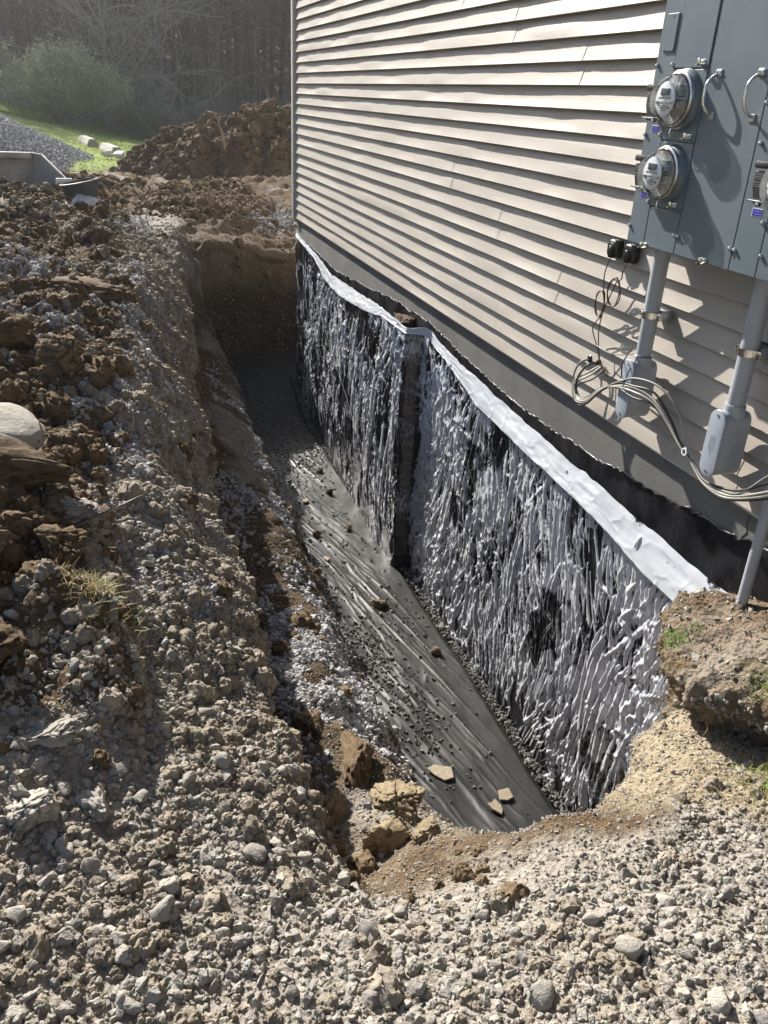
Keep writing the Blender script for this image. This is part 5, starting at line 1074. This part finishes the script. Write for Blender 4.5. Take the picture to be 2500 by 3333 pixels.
# shrubs
def shrub(x, y, w_, h_, n, lab, leaf, seed, mat=TWIG, leafmat=BUDS):
    rs = random.Random(seed); z = float(hill_z(np.array([x]), np.array([y]))[0]); r = empty('shrub', (x, y, z), lab, 'shrub'); a_ = MB(); lf = []; 
    for _ in range(n):
        a = rs.uniform(0, 2 * PI); rad = math.sqrt(rs.random()); tx = math.cos(a) * rad * w_ / 2; ty = math.sin(a) * rad * w_ / 2.6; tz = h_ * math.sqrt(max(.05, 1 - (rad * .88) ** 2)) * rs.uniform(.6, 1.06)
        p0 = Vector((tx * .12, ty * .12, 0)); p3 = Vector((tx, ty, tz)); p1 = p0.lerp(p3, .35) + Vector((-tx * .12, -ty * .12, tz * .12)); p2 = p0.lerp(p3, .7) + Vector((rs.gauss(0, .1), rs.gauss(0, .1), tz * .06))
        a_.tube([p0, p1, p2, p3], [.028, .018, .011, .004], 3, cap=False)
        for _k in range(9):
            t = rs.uniform(.3, 1); q_ = (p1.lerp(p2, (t - .3) / .35) if t < .65 else p2.lerp(p3, (t - .65) / .35)); d = Vector((rs.gauss(0, .8), rs.gauss(0, .8), rs.gauss(.3, .6))); L_ = rs.uniform(.25, .8) * h_ * .25
            e_ = q_ + d.normalized() * L_; m_ = q_.lerp(e_, .5) + Vector((rs.gauss(0, .04), rs.gauss(0, .04), .03)); a_.tube([q_, m_, e_], [.008, .006, .003], 3, cap=False)
            for _l in range(leaf): f_ = q_.lerp(e_, rs.random()) + Vector((rs.gauss(0, .05), rs.gauss(0, .05), rs.gauss(0, .05))); lf.append(f_)
    link('stems', mesh_from('stems', a_.V, a_.F), mat, r)
    if lf:
        L0 = np.array([tuple(v) for v in lf]); rn = np.random.default_rng(seed); n_ = len(L0); A_ = rn.normal(0, .045, (n_, 3)); B_ = rn.normal(0, .045, (n_, 3)); o = link('leaves', mesh_from('leaves', np.stack([L0, L0 + A_, L0 + B_], 1).reshape(-1, 3), np.arange(3 * n_).reshape(-1, 3), False), leafmat, r)
shrub(-2.95, 37, 5.0, 2.75, 620, 'large rounded shrub coming into pale green leaf at the meadow edge', 9, 1)
shrub(-6.3, 38.5, 3.6, 2.6, 220, 'pale green shrub at the far left behind the gravel pile', 8, 2)
shrub(.55, 38.6, 2.4, 1.8, 260, 'low grey brown leafless shrub right of the large green one', 1, 3)
shrub(2.3, 40.0, 2.6, 2.0, 240, 'grey leafless shrub just left of the dirt pile', 0, 4)
shrub(-.4, 41, 3.0, 2.6, 220, 'dense brownish shrub behind the gap between the lower shrubs', 1, 6)
# catkin tree
a_, b_, c_ = tree_proto(77, 13, .14, .06, 62, spread=.42, drop_=.03, catk=.75, twr=.016)
ct = empty('catkin_tree', (-1.5, 40.2, float(hill_z(np.array([-1.5]), np.array([40.2]))[0])), 'wide leafless tree hung with tan catkins behind the green shrub', 'tree'); link('trunk', mesh_from('trunk', a_.V, a_.F), plain('pale_bark', (.26, .24, .21), .9), ct); link('crown', mesh_from('crown', b_.V, b_.F), TWIG, ct); link('catkins', mesh_from('catkins', c_.V, c_.F), CATKIN, ct)['kind'] = 'stuff'
a_, b_, c_ = tree_proto(78, 12, .12, .06, 50, spread=.4, drop_=.03, catk=.7, twr=.016)
ct = empty('catkin_tree', (1.0, 42.2, float(hill_z(np.array([1.0]), np.array([42.2]))[0])), 'second catkin bearing tree, right of the wide one', 'tree'); link('trunk', mesh_from('trunk', a_.V, a_.F), plain('pale_bark_two', (.28, .26, .22), .9), ct); link('crown', mesh_from('crown', b_.V, b_.F), TWIG, ct); link('catkins', mesh_from('catkins', c_.V, c_.F), CATKIN, ct)['kind'] = 'stuff'

# concrete parking kerbs, bags, plank
def curb_stop(x, y, L_, rz, lab):
    b = MB(); bm = bmesh.new(); pr_ = [(-.10, 0), (.10, 0), (.095, .05), (.05, .13), (-.05, .13), (-.095, .05)]
    b.prism([(p[0], p[1]) for p in pr_], -L_ / 2, L_ / 2, 0); bm.free(); o = b.build('parking_kerb', PALE, smooth=False); o.location = (x, y, float(hill_z(np.array([x]), np.array([y]))[0]) + .0); o.rotation_euler.z = rz; o.scale = (1, 1.5, 1.5); tag(o, lab, 'kerb block', 'concrete kerb blocks on the grass')
curb_stop(-2.33, 26.0, 1.7, 1.72, 'farther concrete kerb block lying on the green grass')
curb_stop(-1.8, 23.0, 1.6, 1.72, 'nearer concrete kerb block on the grass beside the white bags')
for k, (x, y, s, lab) in enumerate([(-1.9, 21.2, .17, 'crumpled white bag left of the other, beside the kerb block'), (-1.65, 20.9, .18, 'crumpled white bag nearest the dirt pile')]):
    me = rock_mesh('white_bag', 500 + k, (1.2, .8, .6), sub=3, facets=True, rug=.15, rough=.03, n=12); me.materials.append(plain('white_sack', (.62, .60, .55), .7)); o = link('white_bag', me); o.scale = (s,) * 3; o.location = (x, y, float(hill_z(np.array([x]), np.array([y]))[0]) + .12); tag(o, lab, 'bag')
b = MB(); b.box(-.45, .45, -.04, .04, 0, .045, .004); o = b.build('timber', plain('weathered_timber', (.38, .34, .28), .9)); o.location = (-2.72, 17.2, drop(-2.72, 17.2) + .02); o.rotation_euler.z = .05; tag(o, 'short pale timber lying behind the black tub', 'timber')

# bulldozer-like steel blade / bucket
bu = empty('loader_bucket', (-4.1, 13.6, -.05), 'weathered grey steel bucket half buried behind the spoil heap', 'steel bucket'); W1 = 1.05
METAL = plain('weathered_steel', (.42, .40, .36), .65, .1, var=.2, sc=3, bump=.004)
prof_ = [(0, .42), (.05, .36), (.08, .22), (.10, 0), (.10, -.25), (-.05, -.5)]
b = MB(); V_ = [(-W1, y_, z_) for y_, z_ in prof_] + [(W1, y_, z_) for y_, z_ in prof_] + [(-W1, y_ + .03, z_) for y_, z_ in prof_] + [(W1, y_ + .03, z_) for y_, z_ in prof_]
F_ = [(i, i + 1, 7 + i, 6 + i) for i in range(5)] + [(12 + i, 18 + i, 19 + i, 13 + i) for i in range(5)]; b.add(V_, F_); b.build('back_plate', METAL, bu)
b = MB(); b.tube([(-W1, .0, .42), (W1, .0, .42)], .05, 14); b.build('top_lip', METAL, bu)
b = MB(); q0 = [(W1, .04, .46), (W1 + .13, -.06, .45), (W1 + .70, -.62, -.10), (W1 + .74, -.66, -.55), (W1, .04, -.5)]; q1_ = [(x_ + .02, y_ + .03, z_) for x_, y_, z_ in q0]; b.add(q0 + q1_, [(0, 1, 2, 3, 4), (9, 8, 7, 6, 5), (0, 5, 6, 1), (1, 6, 7, 2), (2, 7, 8, 3)]); b.build('side_plate', METAL, bu)
# black tub with white plastic
tz = drop(-2.45, 13.0) 
tb = empty('black_tub', (-2.42, 12.2, drop(-2.42, 12.2) + .12), 'split black plastic tub standing on crumpled white plastic', 'tub')
b = MB(); V_ = []; F_ = []; n_ = 30
for r_, z_ in ((.165, 0), (.19, .16), (.20, .165), (.185, .155), (.16, .02)):
    for k in range(n_): a = 2 * PI * k / n_; V_.append((r_ * 1.25 * math.cos(a), r_ * math.sin(a), z_ + (.05 * math.cos(a) if z_ > .1 else 0)))
for i in range(4):
    for k in range(n_): F_.append((i * n_ + k, i * n_ + (k + 1) % n_, (i + 1) * n_ + (k + 1) % n_, (i + 1) * n_ + k))
b.add(V_, F_); b.build('tub_shell', plain('dusty_black_plastic', (.05, .052, .055), .5), tb)
b = MB(); b.tube([(.2 * 1.25 * math.cos(a), .2 * math.sin(a), .165 + .05 * math.cos(a)) for a in [2 * PI * k / 24 for k in range(25)]], .009, 6); b.build('rim', plain('scuffed_rim', (.16, .16, .16), .5), tb)
me = rock_mesh('white_plastic', 520, (1.3, .9, .8), sub=3, rug=.22, rough=.06, n=12); me.materials.append(FLAP); o = link('white_plastic', me); o.scale = (.19,) * 3; o.location = (-2.36, 12.0, drop(-2.36, 12.0) + .06); tag(o, 'crumpled white plastic under the black tub', 'plastic sheet')
b = MB(); b.tube([(0, 0, 0), (.20, .03, .0)], .035, 12); o = b.build('white_pipe', plain('white_pvc', (.75, .75, .74), .4)); o.location = (-2.72, 12.5, drop(-2.62, 12.5) + .17); tag(o, 'short white pipe end left of the black tub', 'pipe')

# root hanging on dirt pile
b = MB(); b.tube([(-.10, 16.62, .92), (-.03, 16.58, .84), (-.02, 16.56, .74), (.03, 16.52, .62), (.02, 16.5, .52), (.07, 16.5, .44), (.05, 16.5, .36)], [.008, .014, .018, .022, .032, .045, .02], 6); o = b.build('stump_root', plain('pale_root', (.30, .24, .16), .9)); tag(o, 'pale root sticking out of the shaded face of the dirt pile', 'root')

# ================================================================== haze
hb = MB(); hb.box(-95, 115, -40, 245, -3.9, 75); hz_ = hb.build('haze', None, smooth=False)
mm = bpy.data.materials.new('haze_air'); mm.use_nodes = True; mm.node_tree.nodes.clear(); ou = mm.node_tree.nodes.new('ShaderNodeOutputMaterial'); pv = mm.node_tree.nodes.new('ShaderNodeVolumePrincipled')
pv.inputs['Color'].default_value = (.93, .95, 1, 1); pv.inputs['Density'].default_value = .0013; pv.inputs['Anisotropy'].default_value = .72; mm.node_tree.links.new(pv.outputs[0], ou.inputs[1]); hz_.data.materials.append(mm); tag(hz_, kind='stuff')
print('TERRAIN', nu, nv, 'objects', len(C.objects))
